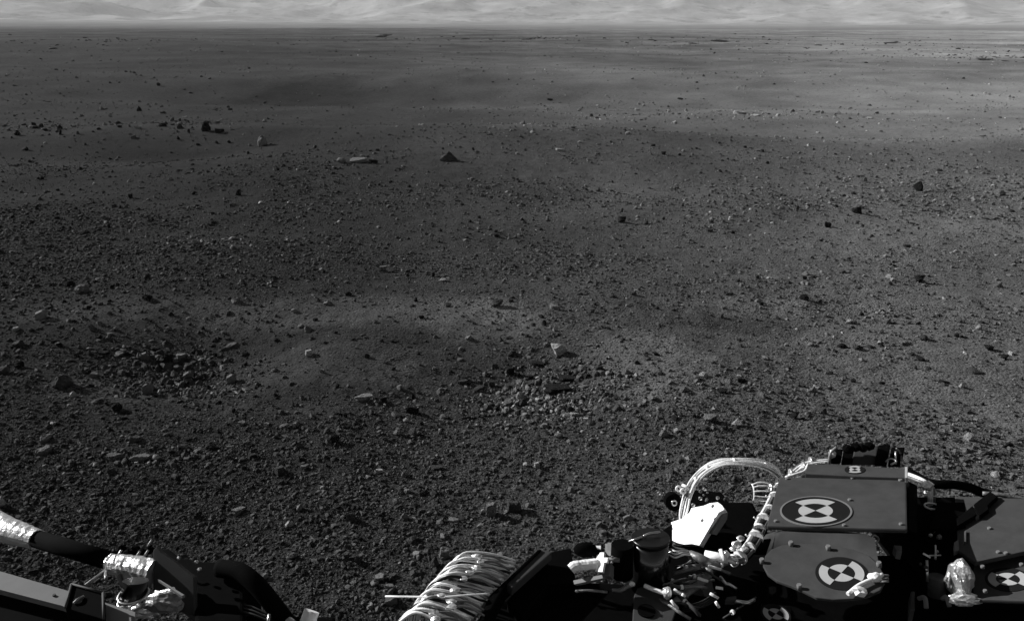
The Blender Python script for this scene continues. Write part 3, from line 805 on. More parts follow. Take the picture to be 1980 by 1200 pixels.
K = dict(
    cover=plain_mat('dusty_grey_cover', 0.052, 0.75, grain=0.2, gscale=22, spec=0.15),
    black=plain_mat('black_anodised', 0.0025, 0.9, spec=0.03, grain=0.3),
    gloss=plain_mat('glossy_black', 0.005, 0.3, spec=0.35),
    mwhite=plain_mat('marker_white', 0.38, 0.8, grain=0.06, spec=0.1),
    mblack=plain_mat('marker_black', 0.010, 0.7, spec=0.1),
    white=plain_mat('white_paint', 0.95, 0.5, grain=0.05),
    foil=plain_mat('crinkled_foil', 0.88, 0.32, metal=0.75, spec=0.5, bmp=0.9, bscale=32, bdist=0.008),
    cable=plain_mat('white_cable', 0.92, 0.32, spec=0.5, grain=0.1, gscale=90, bmp=0.3, bscale=120),
    wrap=plain_mat('grey_cable_wrap', 0.20, 0.4, metal=0.3, grain=0.4, gscale=60, bmp=0.6, bscale=90),
    metal=plain_mat('bare_metal', 0.55, 0.3, metal=0.9, grain=0.12),
    grey=plain_mat('grey_metal', 0.16, 0.6, grain=0.1),
    dim=plain_mat('dim_grey_panel', 0.045, 0.7, grain=0.1),
    dull=plain_mat('dull_foil', 0.42, 0.4, metal=0.6, spec=0.4, grain=0.45, gscale=18, bmp=0.8, bscale=30, bdist=0.008),
    motor=plain_mat('dark_polished_metal', 0.10, 0.24, metal=0.95),
    deck=plain_mat('pale_deck_panel', 0.15, 0.7, grain=0.08, gscale=25),
)

def wloc(o):
    v = Vector((0, 0, 0))
    while o is not None:
        v += o.location; o = o.parent
    return v

def part(name, verts, faces, mat, parent, smooth=False, bevel=0.0, sub=False):
    bm = bmesh.new()
    c = sum((Vector(v) for v in verts), Vector()) / len(verts)
    vs_ = [bm.verts.new(Vector(v) - c) for v in verts]
    for f in faces:
        try: bm.faces.new([vs_[i] for i in f])
        except ValueError: pass
    bmesh.ops.recalc_face_normals(bm, faces=bm.faces)
    if bevel:
        sharp = [e for e in bm.edges if len(e.link_faces) == 2 and e.calc_face_angle(0) > 0.5]
        bmesh.ops.bevel(bm, geom=sharp, offset=bevel, segments=2, profile=0.6, affect='EDGES')
    me = bpy.data.meshes.new(name)
    bm.to_mesh(me); bm.free()
    if isinstance(mat, list):
        for m in mat: me.materials.append(m)
    else:
        me.materials.append(mat)
    if smooth: me.polygons.foreach_set('use_smooth', [True] * len(me.polygons))
    o = bpy.data.objects.new(name, me)
    link(o, parent)
    o.location = c - wloc(parent)
    return o

def plane3(a, b, c):
    n = (b - a).cross(c - a).normalized()
    if n.z < 0: n = -n
    return a, n

def PP(px, py, pl):
    d = ray(px, py); p, n = pl
    return CAM + d * ((p - CAM).dot(n) / d.dot(n))

def seen(px, py, z, ratio):
    """Plane through the place seen at (px, py), tilted so that a circle on it looks ratio times as high as wide."""
    d = ray(px, py).normalized()
    rl = (_r - d * _r.dot(d)).normalized()
    up = rl.cross(d)
    return P(px, py, z), (up * math.sqrt(1 - ratio * ratio) - d * ratio).normalized()

SUNNY = Vector((-0.62, -0.25, 0.74)).normalized()     # faces turned towards the low sun
SIDE = Vector((0.55, -0.75, 0.35)).normalized()       # faces turned away from it

def flat(z): return (Vector((0, 0, z)), Vector((0, 0, 1)))

def prism(name, pxs, pl, thick, mat, parent, bevel=0.0015, lift=0.0, ndir=None):
    """A plate whose top outline is seen at the listed pixels on plane pl."""
    n = pl[1]; top = [PP(x, y, pl) + n * lift for x, y in pxs]
    dn = (ndir or -n) * thick
    k = len(top)
    v = top + [p + dn for p in top]
    f = [list(range(k)), list(range(2 * k - 1, k - 1, -1))] + [[i, (i + 1) % k, (i + 1) % k + k, i + k] for i in range(k)]
    return part(name, v, f, mat, parent, bevel=bevel)

def smooth_path(pts, n):
    pts = [Vector(p) for p in pts]
    if len(pts) == 2: return [pts[0].lerp(pts[1], i / n) for i in range(n + 1)]
    q = [pts[0] * 2 - pts[1]] + pts + [pts[-1] * 2 - pts[-2]]
    out = []
    for i in range(1, len(q) - 2):
        a, b, c, d = q[i - 1], q[i], q[i + 1], q[i + 2]
        for k in range(n):
            t = k / n
            out.append(0.5 * (2 * b + (c - a) * t + (2 * a - 5 * b + 4 * c - d) * t * t + (3 * b - a - 3 * c + d) * t ** 3))
    out.append(pts[-1])
    return out

def tube(name, pts, r, mat, parent, n=6, seg=10, r2=None, wob=0.0, seed=0):
    path = smooth_path(pts, n if len(pts) > 2 else max(1, n // 3))
    rg = np.random.default_rng(seed)
    v, f = [], []
    ref = None
    for i, p in enumerate(path):
        t = (path[min(i + 1, len(path) - 1)] - path[max(i - 1, 0)]).normalized()
        if ref is None:
            ref = t.orthogonal().normalized()
        ref = (ref - t * ref.dot(t)).normalized()
        b = t.cross(ref)
        rr = r if r2 is None else r + (r2 - r) * i / (len(path) - 1)
        for k in range(seg):
            a = 2 * math.pi * k / seg
            w = rr * (1 + (rg.uniform(-wob, wob) if wob else 0))
            v.append(p + (ref * math.cos(a) + b * math.sin(a)) * w)
    m = len(path)
    for i in range(m - 1):
        for k in range(seg):
            f.append([i * seg + k, i * seg + (k + 1) % seg, (i + 1) * seg + (k + 1) % seg, (i + 1) * seg + k])
    f.append(list(range(seg))[::-1]); f.append([(m - 1) * seg + k for k in range(seg)])
    o = part(name, v, f, mat, parent, smooth=wob == 0)
    if wob == 0:
        for pg in o.data.polygons:
            if len(pg.vertices) > 4: pg.use_smooth = False
    return o

def cyl(name, a, b, r, mat, parent, seg=20, r2=None):
    return tube(name, [a, b], r, mat, parent, n=3, seg=seg, r2=r2)

def box(name, c, x, y, z, mat, parent, bevel=0.002):
    """Box round c with half-axes x, y, z."""
    v = [c + x * i + y * j + z * k for k in (-1, 1) for j in (-1, 1) for i in (-1, 1)]
    f = [(0, 1, 3, 2), (4, 6, 7, 5), (0, 4, 5, 1), (2, 3, 7, 6), (0, 2, 6, 4), (1, 5, 7, 3)]
    return part(name, v, f, mat, parent, bevel=bevel)

def lump(name, c, ax, ay, az, mat, parent, amp=0.25, seed=0, sub=3, fr=2.5):
    v, f = ico(sub)
    k = 1 + amp * noise3(v, fr, seed) + amp * 0.5 * noise3(v, fr * 2.4, seed + 5)
    vv = [c + (ax * a + ay * b + az * d) * s for (a, b, d), s in zip(v, k)]
    return part(name, vv, f, mat, parent)

def wide(px, d):              # metres that one photograph pixel spans at distance d
    return px * d / FPX

def dist(p): return (p - CAM).length
FWD = Vector((0, 1, 0)); RGT = Vector((1, 0, 0)); UPV = Vector((0, 0, 1))

def marker(parent, px, py, pl, rx, kind, ring=False, turn=0.0, aspect=1.0):
    """Round black fiducial with a white pinwheel: two bright wedges inside, two bright arcs outside."""
    c = PP(px, py, pl); n = pl[1]
    e = PP(px + 1, py, pl) - c
    R = e.length * rx
    u = (e - n * e.dot(n)).normalized(); w = n.cross(u) * aspect
    v, f, mi = [], [], []
    def ringseg(r0, r1, a0, a1, h, m, seg):
        b = len(v)
        for k in range(seg + 1):
            a = a0 + (a1 - a0) * k / seg
            d = u * math.cos(a) + w * math.sin(a)
            for r, hh in ((r0, h), (r1, h), (r1, 0.0), (r0, 0.0)):
                v.append(c + d * (r * R) + n * hh)
        for k in range(seg):
            o = b + 4 * k
            for p, q in ((0, 1), (1, 2), (3, 0)):
                f.append([o + p, o + q, o + 4 + q, o + 4 + p]); mi.append(m)
    full = 2 * math.pi
    ringseg(0.001, 1.0, 0, full, 0.0012, 1, 48)
    if ring: ringseg(0.975, 1.03, 0, full, 0.0022, 2, 48)
    q = math.pi / 4
    inner = [(-q, q), (3 * q, 5 * q)]; outer = [(q, 3 * q), (5 * q, 7 * q)]
    if kind == 'b': inner, outer = outer, inner
    r1, r2 = (0.49, 0.82) if ring else (0.52, 0.86)
    for a0, a1 in inner: ringseg(0.001, r1, a0 + turn, a1 + turn, 0.002, 0, 10)
    for a0, a1 in outer: ringseg(r1, r2, a0 + turn, a1 + turn, 0.002, 0, 10)
    o = part('target_marker', v, f, [K['mwhite'], K['mblack'], K['grey']], parent)
    o.data.polygons.foreach_set('material_index', mi)
    return o

def bolt(parent, px, py, pl, r=5.0, h=0.006, mat='grey'):
    c = PP(px, py, pl); rr = wide(r, dist(c))
    return cyl('bolt', c - pl[1] * 0.002, c + pl[1] * h, rr, K[mat], parent, seg=6)

rover = bpy.data.objects.new('rover', None)
link(rover)
tag(rover, 'rover with stowed arm turret, white cables and black boom along the bottom edge', 'rover')

# body below and behind the camera mast
box('body', Vector((0.25, -0.55, 0.70)), RGT * 1.05, FWD * 1.28, UPV * 0.22, K['black'], rover, 0.01)

# ---- turret, right
turret = box('turret', Vector((1.05, 1.22, 0.84)), RGT * 0.62, FWD * 0.20, UPV * 0.06, K['black'], rover, 0.01)
UP = seen(1617, 970, 1.02, 0.42)
def onup(x, y, off=0.0): return PP(x, y, UP) + UP[1] * off
upper = prism('front_cover', [(1507, 921), (1752, 927), (1754, 1022), (1482, 1016), (1486, 1000)], UP, 0.010, K['cover'], turret, 0.003)
marker(upper, 1577, 988, UP, 68, 'a', ring=True)
for x, y in ((1643, 967), (1632, 1016), (1648, 925), (1741, 929), (1500, 1008), (1742, 1014), (1522, 926)): bolt(upper, x, y, UP, 3.2, 0.004)
strip_pl = seen(1653, 910, onup(1653, 924).z + 0.006, 0.42)
strip = prism('hinge_strip', [(1562, 896), (1657, 899), (1752, 906), (1752, 923), (1650, 920), (1556, 915)], strip_pl, 0.02, K['cover'], turret, 0.002)
marker(strip, 1653, 908, strip_pl, 20, 'a', aspect=1.0)
prism('end_bracket', [(1750, 905), (1755, 905), (1755, 926), (1750, 926)], strip_pl, 0.012, K['mwhite'], turret, 0.0005, lift=0.004)
prism('front_cover_side', [(1758, 930), (1774, 938), (1774, 1030), (1758, 1024)], plane3(P(1758, 1024, 1.02), P(1774, 1030, 1.0), P(1774, 938, 0.97)), 0.02, K['black'], turret)

LOW = seen(1595, 1105, 1.0, 0.64)
outline = [(1475, 1092), (1479, 1074), (1491, 1061), (1512, 1053), (1545, 1050), (1580, 1051), (1615, 1055), (1650, 1061), (1680, 1073), (1699, 1090),
           (1708, 1108), (1710, 1125), (1702, 1140), (1680, 1150), (1650, 1156), (1612, 1158), (1578, 1154), (1556, 1143), (1530, 1132), (1502, 1122), (1484, 1109)]
lower = prism('round_cover', outline, LOW, 0.007, K['cover'], turret, 0.002)
marker(lower, 1627, 1108, LOW, 51, 'b', turn=0.18)
for x, y in ((1530, 1054), (1602, 1062), (1474, 1087), (1546, 1137), (1700, 1094)): bolt(lower, x, y, LOW, 4.2, 0.010)
# the hump that rises from the round cover to the front cover
HUMP = seen(1595, 1060, PP(1595, 1060, LOW).z, 0.80)
Lo = [PP(x, y + 1, LOW) - LOW[1] * 0.003 for x, y in outline[1:10]]
Up = [PP(x, y, HUMP) for x, y in ((1492, 1040), (1500, 1030), (1515, 1025), (1545, 1024), (1580, 1025), (1612, 1026), (1645, 1028), (1675, 1032), (1692, 1042))]
m = len(Lo)
hv = Lo + Up + [p + Vector((0, 0.05, -0.04)) for p in Up]
hf = [[i, i + 1, m + i + 1, m + i] for i in range(m - 1)] + [[m + i, m + i + 1, 2 * m + i + 1, 2 * m + i] for i in range(m - 1)]
part('gear_housing', hv, hf, K['cover'], turret, smooth=True)
# foil-wrapped connector at the lower right of the round cover
for k, (x, y, s) in enumerate(((1693, 1122, 11), (1663, 1149, 12))):
    p = PP(x, y, LOW) + LOW[1] * 0.008; w = wide(s, dist(p))
    lump('foil_wrap', p, RGT * w * 1.1, FWD * w * 0.8, UPV * w * 0.7, K['white'], turret, 0.4, 40 + k, 2)
tube('connector_lead', [PP(x_, y_, LOW) + LOW[1] * 0.01 for x_, y_ in ((1640, 1156), (1660, 1140), (1680, 1130), (1708, 1118))], wide(3.5, 1.6), K['cable'], turret)
for k in range(3): tube('connector_pin', [PP(1703, 1117 + 6 * k, LOW) + LOW[1] * 0.006, PP(1719, 1116 + 6 * k, LOW) + LOW[1] * 0.006], wide(2, 1.6), K['wrap'], turret, seg=6)
lowest = prism('lowest_cover', [(1470, 1166), (1530, 1170), (1534, 1230), (1466, 1230)], flat(0.93), 0.02, K['black'], turret)
marker(lowest, 1500, 1187, flat(0.93), 28, 'b')
tube('lifting_eye', [P(1679, 1043, 0.99), P(1690, 1034, 0.995), P(1699, 1041, 0.99), P(1692, 1049, 0.985), P(1679, 1043, 0.99)], wide(1.8, 1.6), K['metal'], turret, seg=6)
prism('small_bracket', [(1728, 1053), (1744, 1054), (1744, 1066), (1734, 1064)], flat(0.99), 0.02, K['grey'], turret, 0.001)

# sensor head standing on the far edge of the turret
S0 = 0.985
def stand(name, x0, x1, ytop, ybot, mat, parent, depth=0.05, z=S0, bevel=0.003):
    """An upright block whose near face spans these pixels, its foot at height z."""
    a = P(x0, ybot, z); b = P(x1, ybot, z)
    ydir = Vector((a.x + b.x, a.y + b.y, 0)).normalized()
    mid = (a + b) / 2
    hgt = wide(ybot - ytop, dist(mid)) / math.cos(0.55)
    hgt = max(hgt - depth * 0.55, hgt * 0.45)
    x = (b - a) / 2; x.z = 0
    return box(name, mid + ydir * depth / 2 + UPV * hgt / 2, x, ydir * depth / 2, UPV * hgt / 2, mat, parent, bevel)
head = stand('sensor_head', 1646, 1692, 866, 899, K['dim'], turret, 0.06)
stand('black_box', 1626, 1649, 872, 899, K['black'], turret, 0.05)
stand('black_box', 1604, 1625, 870, 897, K['black'], turret, 0.04)
stand('black_box', 1690, 1714, 864, 902, K['black'], turret, 0.05)
stand('latch_frame', 1716, 1742, 868, 903, K['black'], turret, 0.04)
for x, y, s in ((1640, 868, 10), (1655, 864, 9), (1668, 866, 8), (1681, 862, 9)):
    p = P(x, y, 1.03); w = wide(s, dist(p)); lump('cable_boot', p, RGT * w, FWD * w, UPV * w * 0.8, K['black'], turret, 0.3, int(x), 2)
tube('latch_rod', [P(1712, 892, 1.0), P(1722, 886, 1.01), P(1733, 891, 1.01), P(1722, 898, 1.0)], wide(2, 1.8), K['metal'], turret, seg=6)
tube('latch_rod', [P(1732, 897, 1.0), P(1732, 872, 1.03)], wide(2, 1.8), K['metal'], turret, seg=6)
tube('latch_rod', [P(1742, 902, 1.0), P(1742, 878, 1.02), P(1733, 866, 1.04)], wide(1.6, 1.8), K['grey'], turret, seg=6)
tube('white_lead', [P(1603, 895, 0.99), P(1605, 880, 1.01), P(1609, 872, 1.02), P(1618, 864, 1.03)], wide(3.4, 1.8), K['wrap'], turret, seg=8)
lump('foil_wrap', P(1609, 878, 1.01), RGT * 0.009, FWD * 0.01, UPV * 0.013, K['foil'], turret, 0.4, 61, 2)

# silvery cables over the top left corner of the turret
for k in range(5):
    o = (k - 2) * 3.2
    tube('silver_cable', [onup(1514 + o * 0.3, 922 + o, -0.02), onup(1530, 908 + o, -0.012), onup(1552, 893 + o * 0.9, -0.01), onup(1575, 886 + o * 0.6, -0.01), onup(1603, 882 + o * 0.5, -0.012)],
         wide(2.8, 1.75), K['cable'] if k % 2 else K['metal'], turret, seg=8, seed=k)
tube('cover_lip', [onup(1519, 921, -0.002), onup(1540, 916), onup(1556, 910), onup(1563, 897)], wide(3, 1.75), K['cable'], turret, seg=8)
for x, y in ((1528, 908), (1553, 895), (1567, 885)):
    p = onup(x, y, -0.008); cyl('cable_tie', p - RGT * 0.003, p + RGT * 0.003, wide(9, 1.75), K['foil'], turret, seg=10)

# foil cable and black hose on the right of the front cover
for k in range(3):
    tube('foil_lead', [P(1757, 916 + 3 * k, 1.0), P(1775, 923 + 3 * k, 1.01), P(1790, 931 + 2 * k, 1.01), P(1796 + 4 * k, 943, 1.0), P(1797 + 4 * k, 962, 0.98), P(1797 + 4 * k, 976, 0.96)],
         wide(3.4, 1.8), K['cable'] if k < 2 else K['wrap'], turret, seg=8)
lump('foil_wrap', P(1793, 938, 1.015), RGT * 0.014, FWD * 0.012, UPV * 0.012, K['foil'], turret, 0.35, 71, 2)
for y in (953, 978):
    p = P(1802, y, 0.985); tube('cable_tie', [p + RGT * (0.016 * math.cos(t)) + FWD * (0.012 * math.sin(t)) for t in np.linspace(0, 6.283, 9)], wide(1.8, 1.8), K['cable'], turret, n=3, seg=6)
tube('black_hose', [P(1757, 912, 0.99), P(1800, 934, 1.0), P(1850, 937, 1.0), P(1895, 950, 0.985), P(1950, 985, 0.96)], wide(9, 1.8), K['black'], turret)
stand('turret_column', 1775, 1850, 995, 1120, K['black'], turret, 0.12, 0.86)

# ---- right-hand cover and black bars shaped as a shadow cast on it
RC = seen(1920, 1020, 1.01, 0.52)
right = prism('side_cover', [(1846, 958), (2110, 968), (2110, 1060), (1980, 1065), (1884, 1086), (1852, 1062)], RC, 0.010, K['cover'], rover, 0.003)
RC2 = seen(1949, 1110, 0.99, 0.56)
lower_r = prism('lower_side_cover', [(1884, 1087), (1980, 1066), (2110, 1061), (2120, 1165), (1885, 1158), (1878, 1120)], RC2, 0.008, K['cover'], right, 0.003)
marker(lower_r, 1949, 1120, RC2, 45, 'b', turn=0.05)
prism('shadow_bar', [(1851, 1012), (1882, 986), (1890, 1003), (1852, 1026)], RC, 0.010, K['black'], right, 0.001, lift=0.012)  # black bars stand in for a shadow cast by unseen rover parts
prism('shadow_bar', [(1884, 984), (1916, 958), (1930, 968), (1911, 985), (1913, 993), (1895, 1006)], RC, 0.010, K['black'], right, 0.001, lift=0.012)
prism('gap_strip', [(1880, 987), (1885, 985), (1894, 1003), (1888, 1006)], RC, 0.008, K['grey'], right, 0.0005, lift=0.008)  # grey strip in the gap between the two shadow bars
for x, y in ((1913, 1022), (1930, 1068), (1945, 1070), (1900, 1096), (1975, 1092), (1905, 1143)): bolt(right, x, y, RC, 3, 0.004)
tube('cover_edge_cable', [P(1900, 953, 1.01), P(1940, 957, 1.015), P(1965, 964, 1.01), P(2010, 966, 1.0)], wide(4, 1.8), K['wrap'], right)
box('side_base', P(1990, 1150, 0.90) + FWD * 0.12, RGT * 0.20, FWD * 0.16, UPV * 0.05, K['black'], right)

# foil bundle left of the side cover, rods and drum in the dark gap
lump('foil_bundle', P(1856, 1118, 0.985), RGT * 0.022, FWD * 0.03, UPV * 0.040, K['dull'], rover, 0.2, 81, 4, 1.9)
lump('foil_bundle', P(1866, 1158, 0.965), RGT * 0.030, FWD * 0.014, UPV * 0.012, K['foil'], rover, 0.5, 84, 3)
tube('bundle_strap', [P(1845, 1096, 1.0), P(1836, 1118, 0.99), P(1835, 1136, 0.97)], wide(2.5, 1.6), K['wrap'], rover, seg=6)
prism('pale_tab', [(1845, 1048), (1853, 1042), (1855, 1062), (1846, 1066)], flat(0.99), 0.01, K['grey'], rover, 0.0005)
cyl('drum', P(1811, 1150, 0.93), P(1811, 1114, 0.97), wide(15, 1.6), K['dim'], rover)
cyl('bright_rod', P(1793, 1124, 0.96), P(1792, 1082, 0.995), wide(2.6, 1.6), K['metal'], rover, seg=8)
cyl('bright_rod', P(1785, 1069, 1.0), P(1799, 1077, 0.995), wide(2, 1.6), K['white'], rover, seg=8)
cyl('cross_pin', P(1809, 1080, 1.0), P(1809, 1054, 1.0), wide(1.8, 1.6), K['metal'], rover, seg=8)
cyl('cross_pin', P(1797, 1073, 1.001), P(1819, 1073, 1.001), wide(1.4, 1.6), K['metal'], rover, seg=8)
prism('dim_post', [(1761, 1142), (1769, 1142), (1769, 1178), (1760, 1178)], flat(0.95), 0.03, K['dim'], rover)
tube('dim_fitting', [P(1776, 1156, 0.95), P(1788, 1155, 0.96), P(1791, 1175, 0.95)], wide(4, 1.6), K['grey'], rover, seg=8)
tube('dim_fitting', [P(1822, 1157, 0.95), P(1830, 1154, 0.96), P(1836, 1172, 0.95)], wide(4, 1.6), K['grey'], rover, seg=8)
prism('latch_plate', [(1865, 1026), (1868, 1024), (1868, 1046), (1864, 1046)], flat(1.0), 0.006, K['metal'], rover, 0.0005)

# ---- white cable loop, foil box, harness
LZ = [(1318, 1008, 0.88), (1322, 985, 0.90), (1331, 952, 0.93), (1345, 926, 0.95), (1367, 906, 0.965), (1395, 895, 0.975), (1425, 892, 0.975), (1458, 894, 0.965),
      (1485, 902, 0.95), (1503, 914, 0.94), (1512, 930, 0.935)]
loop_root = None
lg = np.random.default_rng(5)
for k in range(14):
    ph = lg.uniform(0, 6.283); rad = 7.5 * math.sqrt(lg.random())
    pts = []
    for i, (x, y, z) in enumerate(LZ):
        a_ = ph + 0.22 * i * (1 if k % 2 else -1)
        s_ = 0.45 if i in (0, 10) else 1.0
        pts.append(P(x + s_ * (rad * math.cos(a_) + lg.uniform(-1, 1)), y + s_ * (rad * math.sin(a_) + lg.uniform(-1, 1)), z + 0.005 * math.sin(a_ + 1)))
    o = tube('loop_cable', pts, wide(lg.uniform(1.8, 2.6), 1.7), K[('cable', 'cable', 'cable', 'cable', 'cable', 'cable', 'wrap')[k % 7]], rover, n=5, seg=7, seed=k)
for x, y, z in ((1345, 925, 0.95), (1367, 903, 0.965), (1420, 889, 0.975), (1480, 897, 0.953), (1510, 926, 0.937)):
    p = P(x, y + 3, z); t = RGT * 0.0035
    cyl('cable_tie', p - t, p + t, wide(8, 1.65), K['cable'], rover, seg=10)
for x, y in ((1312, 944), (1321, 949)):
    p = P(x, y, 0.94)
    tube('cable_lug', [p + _r * (0.0055 * math.cos(t)) + _u * (0.0055 * math.sin(t)) for t in np.linspace(0, 6.283, 9)], wide(2.6, 1.7), K['cable'], rover, n=3, seg=6)
tube('cable_lug_lead', [P(1319, 937, 0.94), P(1332, 942, 0.94)], wide(3.5, 1.7), K['cable'], rover, seg=8)
p = P(1303, 971, 0.88)
cyl('eye_mount', p - _f * 0.002, p + _f * 0.03, wide(19, 1.65), K['black'], rover)
tube('eye_ring', [p - _f * 0.004 + _r * (0.006 * math.cos(t)) + _u * (0.006 * math.sin(t)) for t in np.linspace(0, 6.283, 9)], wide(2.2, 1.65), K['metal'], rover, n=3, seg=6)
for k, (x, y) in enumerate(((1362, 945), (1354, 963), (1340, 976), (1388, 962), (1274, 953))):
    p = P(x, y, 0.97); lump('bright_fastener', p, RGT * 0.005, FWD * 0.005, UPV * 0.005, K['metal'], rover, 0.2, 90 + k, 1)

WB = (P(1350, 1012, 0.915), Vector((-0.78, -0.12, 0.62)).normalized())
rag = [(1299, 1044), (1296, 1030), (1301, 1022), (1297, 1009), (1312, 1004), (1323, 998), (1333, 990), (1337, 981), (1360, 977), (1372, 972), (1388, 970),
       (1396, 976), (1401, 984), (1390, 990), (1380, 1006), (1366, 1030), (1352, 1054), (1338, 1051), (1322, 1052), (1310, 1049)]
fb = prism('foil_box', rag, WB, 0.07, K['white'], rover, 0.0015, ndir=Vector((0.35, 0.70, -0.62)).normalized())
prism('box_side_bar', [(1402, 988), (1408, 990), (1406, 1004), (1386, 1034), (1376, 1032)], (P(1392, 1010, 0.92), SIDE), 0.02, K['grey'], fb, 0.001)
box('harness_tray', P(1405, 1045, 0.79), RGT * 0.09, FWD * 0.10, UPV * 0.05, K['black'], rover, 0.01)
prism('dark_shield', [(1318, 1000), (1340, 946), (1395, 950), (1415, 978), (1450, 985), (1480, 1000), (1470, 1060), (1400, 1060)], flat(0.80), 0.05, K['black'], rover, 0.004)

HP = [(1513, 930, 0.94), (1503, 955, 0.94), (1489, 985, 0.94), (1474, 1010, 0.94), (1465, 1032, 0.935), (1452, 1055, 0.935), (1432, 1076, 0.93), (1410, 1086, 0.93)]
for k, (dx, dy, mm) in enumerate(((0, 0, 'gloss'), (6, 2, 'black'), (-5, -2, 'wrap'), (10, 5, 'black'), (3, -3, 'gloss'), (-9, -4, 'cable'), (7, 4, 'wrap'))):
    tube('harness_cable', [P(x + dx, y + dy, z - 0.006 * (k == 3)) for x, y, z in HP], wide(4.0, 1.6), K[mm], rover, seg=8)
hpath = smooth_path([P(*q) for q in HP], 8)
for i, j in enumerate((4, 10, 16, 22, 28, 34, 41, 48, 53)):
    p, t = hpath[j], (hpath[j + 1] - hpath[j]).normalized()
    cyl('cable_tie', p - t * 0.003, p + t * 0.003, wide(12.5 + 3 * (i % 2), 1.6), K['cable'], rover, seg=14)
    if i % 2: tube('tie_tail', [p - _r * 0.012, p - _r * 0.019 + _u * 0.002, p - _r * 0.024 + _u * 0.006], wide(1.8, 1.6), K['cable'], rover, seg=6)
for i, (x, y, s) in enumerate(((1424, 1052, 9), (1432, 1040, 7), (1440, 1062, 8), (1418, 1060, 7))):
    p = P(x, y, 0.95); w = wide(s, dist(p)); lump('foil_wrap', p, RGT * w, FWD * w * 0.7, UPV * w * 0.7, K['foil'], rover, 0.45, 100 + i, 2)
# wire cage spool
sp = P(1472, 952, 0.93)
cyl('spool', sp - RGT * 0.014, sp + RGT * 0.016, wide(11, 1.7), K['gloss'], rover, seg=16)
lump('spool_flange', sp + RGT * 0.020, RGT * 0.005, FWD * 0.014, UPV * 0.026, K['foil'], rover, 0.25, 111, 2)
for k in range(6):
    a0 = -1.2 + k * 0.52
    pts = [sp + RGT * (0.024 * s_) + (_u * math.sin(a0) * 0.027 - _f * 0.024 * math.cos(a0)) * (1.0 - 0.25 * s_ * s_) for s_ in (-1, -0.4, 0.3, 0.9)]
    tube('spool_wire', pts, wide(1.5, 1.7), K['cable'], rover, n=4, seg=6)
tube('spool_wire', [sp - RGT * 0.023 + _u * (0.021 * math.cos(t)) - _f * (0.018 * math.sin(t)) for t in np.linspace(0, 3.14, 6)], wide(1.7, 1.7), K['cable'], rover, n=4, seg=6)

# pipes and leads at the lower left of the turret
cyl('white_pipe', P(1363, 1072, 0.96), P(1408, 1080, 0.965), wide(9, 1.6), K['white'], rover)
cyl('white_fork', P(1393, 1062, 0.985), P(1402, 1084, 0.975), wide(4, 1.6), K['cable'], rover, seg=8)
lump('foil_wrap', P(1404, 1074, 0.975), RGT * 0.009, FWD * 0.009, UPV * 0.012, K['foil'], rover, 0.3, 121, 2)
tube('grey_pipe', [P(1335, 1072, 0.965), P(1352, 1078, 0.97), P(1368, 1086, 0.965), P(1384, 1092, 0.95)], wide(9, 1.6), K['wrap'], rover)
tube('grey_pipe', [P(1326, 1098, 0.95), P(1345, 1096, 0.955), P(1370, 1093, 0.955)], wide(6, 1.6), K['wrap'], rover)
lump('pipe_end', P(1327, 1098, 0.953), RGT * 0.006, FWD * 0.006, UPV * 0.007, K['foil'], rover, 0.2, 125, 2)
tube('grey_hose', [P(1366, 1094, 0.955), P(1372, 1108, 0.95), P(1362, 1120, 0.945), P(1345, 1134, 0.94), P(1322, 1150, 0.94), P(1300, 1168, 0.93)], wide(7, 1.6), K['wrap'], rover)
for k in range(3):
    tube('dark_lead', [P(1320, 1172 + 5 * k, 0.93), P(1345, 1168 + 4 * k, 0.935), P(1368, 1158 + 5 * k, 0.93), P(1384, 1146 + 6 * k, 0.93)], wide(3, 1.6), K['gloss'], rover, seg=8)
for i, (x, y, dx, dy) in enumerate(((1359, 1120, 9, 3), (1382, 1097, 11, 3), (1310, 1143, 6, 4), (1322, 1150, 3, 2), (1304, 1168, 6, 7), (1381, 1151, 7, 4), (1391, 1136, 6, 1), (1387, 1168, 3, 5), (1412, 1084, 9, 4), (1418, 1080, 8, 3))):
    p = P(x, y, 0.965); d = dist(p)
    ax = (_r * dx - _u * dy).normalized(); L = wide(math.hypot(dx, dy), d)
    cyl('cable_tie', p - ax * L, p + ax * L, wide(2.6, d), K['cable'], rover, seg=8)
for k in range(6):
    tube('fine_wire', [P(1290, 1050 + 4 * k, 0.975), P(1305, 1058 + 3 * k + (k % 2) * 4, 0.98), P(1322, 1062 + 2 * k, 0.975), P(1338, 1068 + k, 0.97)], wide(1.7, 1.6), K['cable'] if k % 2 else K['metal'], rover, seg=6)
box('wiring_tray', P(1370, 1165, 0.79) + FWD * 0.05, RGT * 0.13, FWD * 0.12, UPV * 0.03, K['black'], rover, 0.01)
tg = np.random.default_rng(29)
for k in range(22):                 # tangle of leads and small fittings in the shade under the foil box
    x, y = tg.uniform(1300, 1440), tg.uniform(1075, 1175)
    a_ = tg.uniform(-0.9, 0.9); L = tg.uniform(14, 40)
    z0 = 0.93 + 0.02 * tg.random()
    q = [P(x + L * f_ * math.cos(a_) + tg.uniform(-3, 3), y + L * f_ * math.sin(a_) + tg.uniform(-3, 3), z0 + 0.012 * (1 - f_ * f_)) for f_ in (-1, -0.3, 0.4, 1)]
    tube('tangled_lead', q, wide(tg.uniform(1.6, 4.0), 1.6), K[('gloss', 'wrap', 'wrap', 'dim', 'metal')[k % 5]], rover, n=4, seg=7)
    if k % 3 == 0:
        p = q[1]; t = (q[2] - q[1]).normalized()
        cyl('cable_tie', p - t * 0.0025, p + t * 0.0025, wide(4.5, 1.6), K['cable'], rover, seg=8)
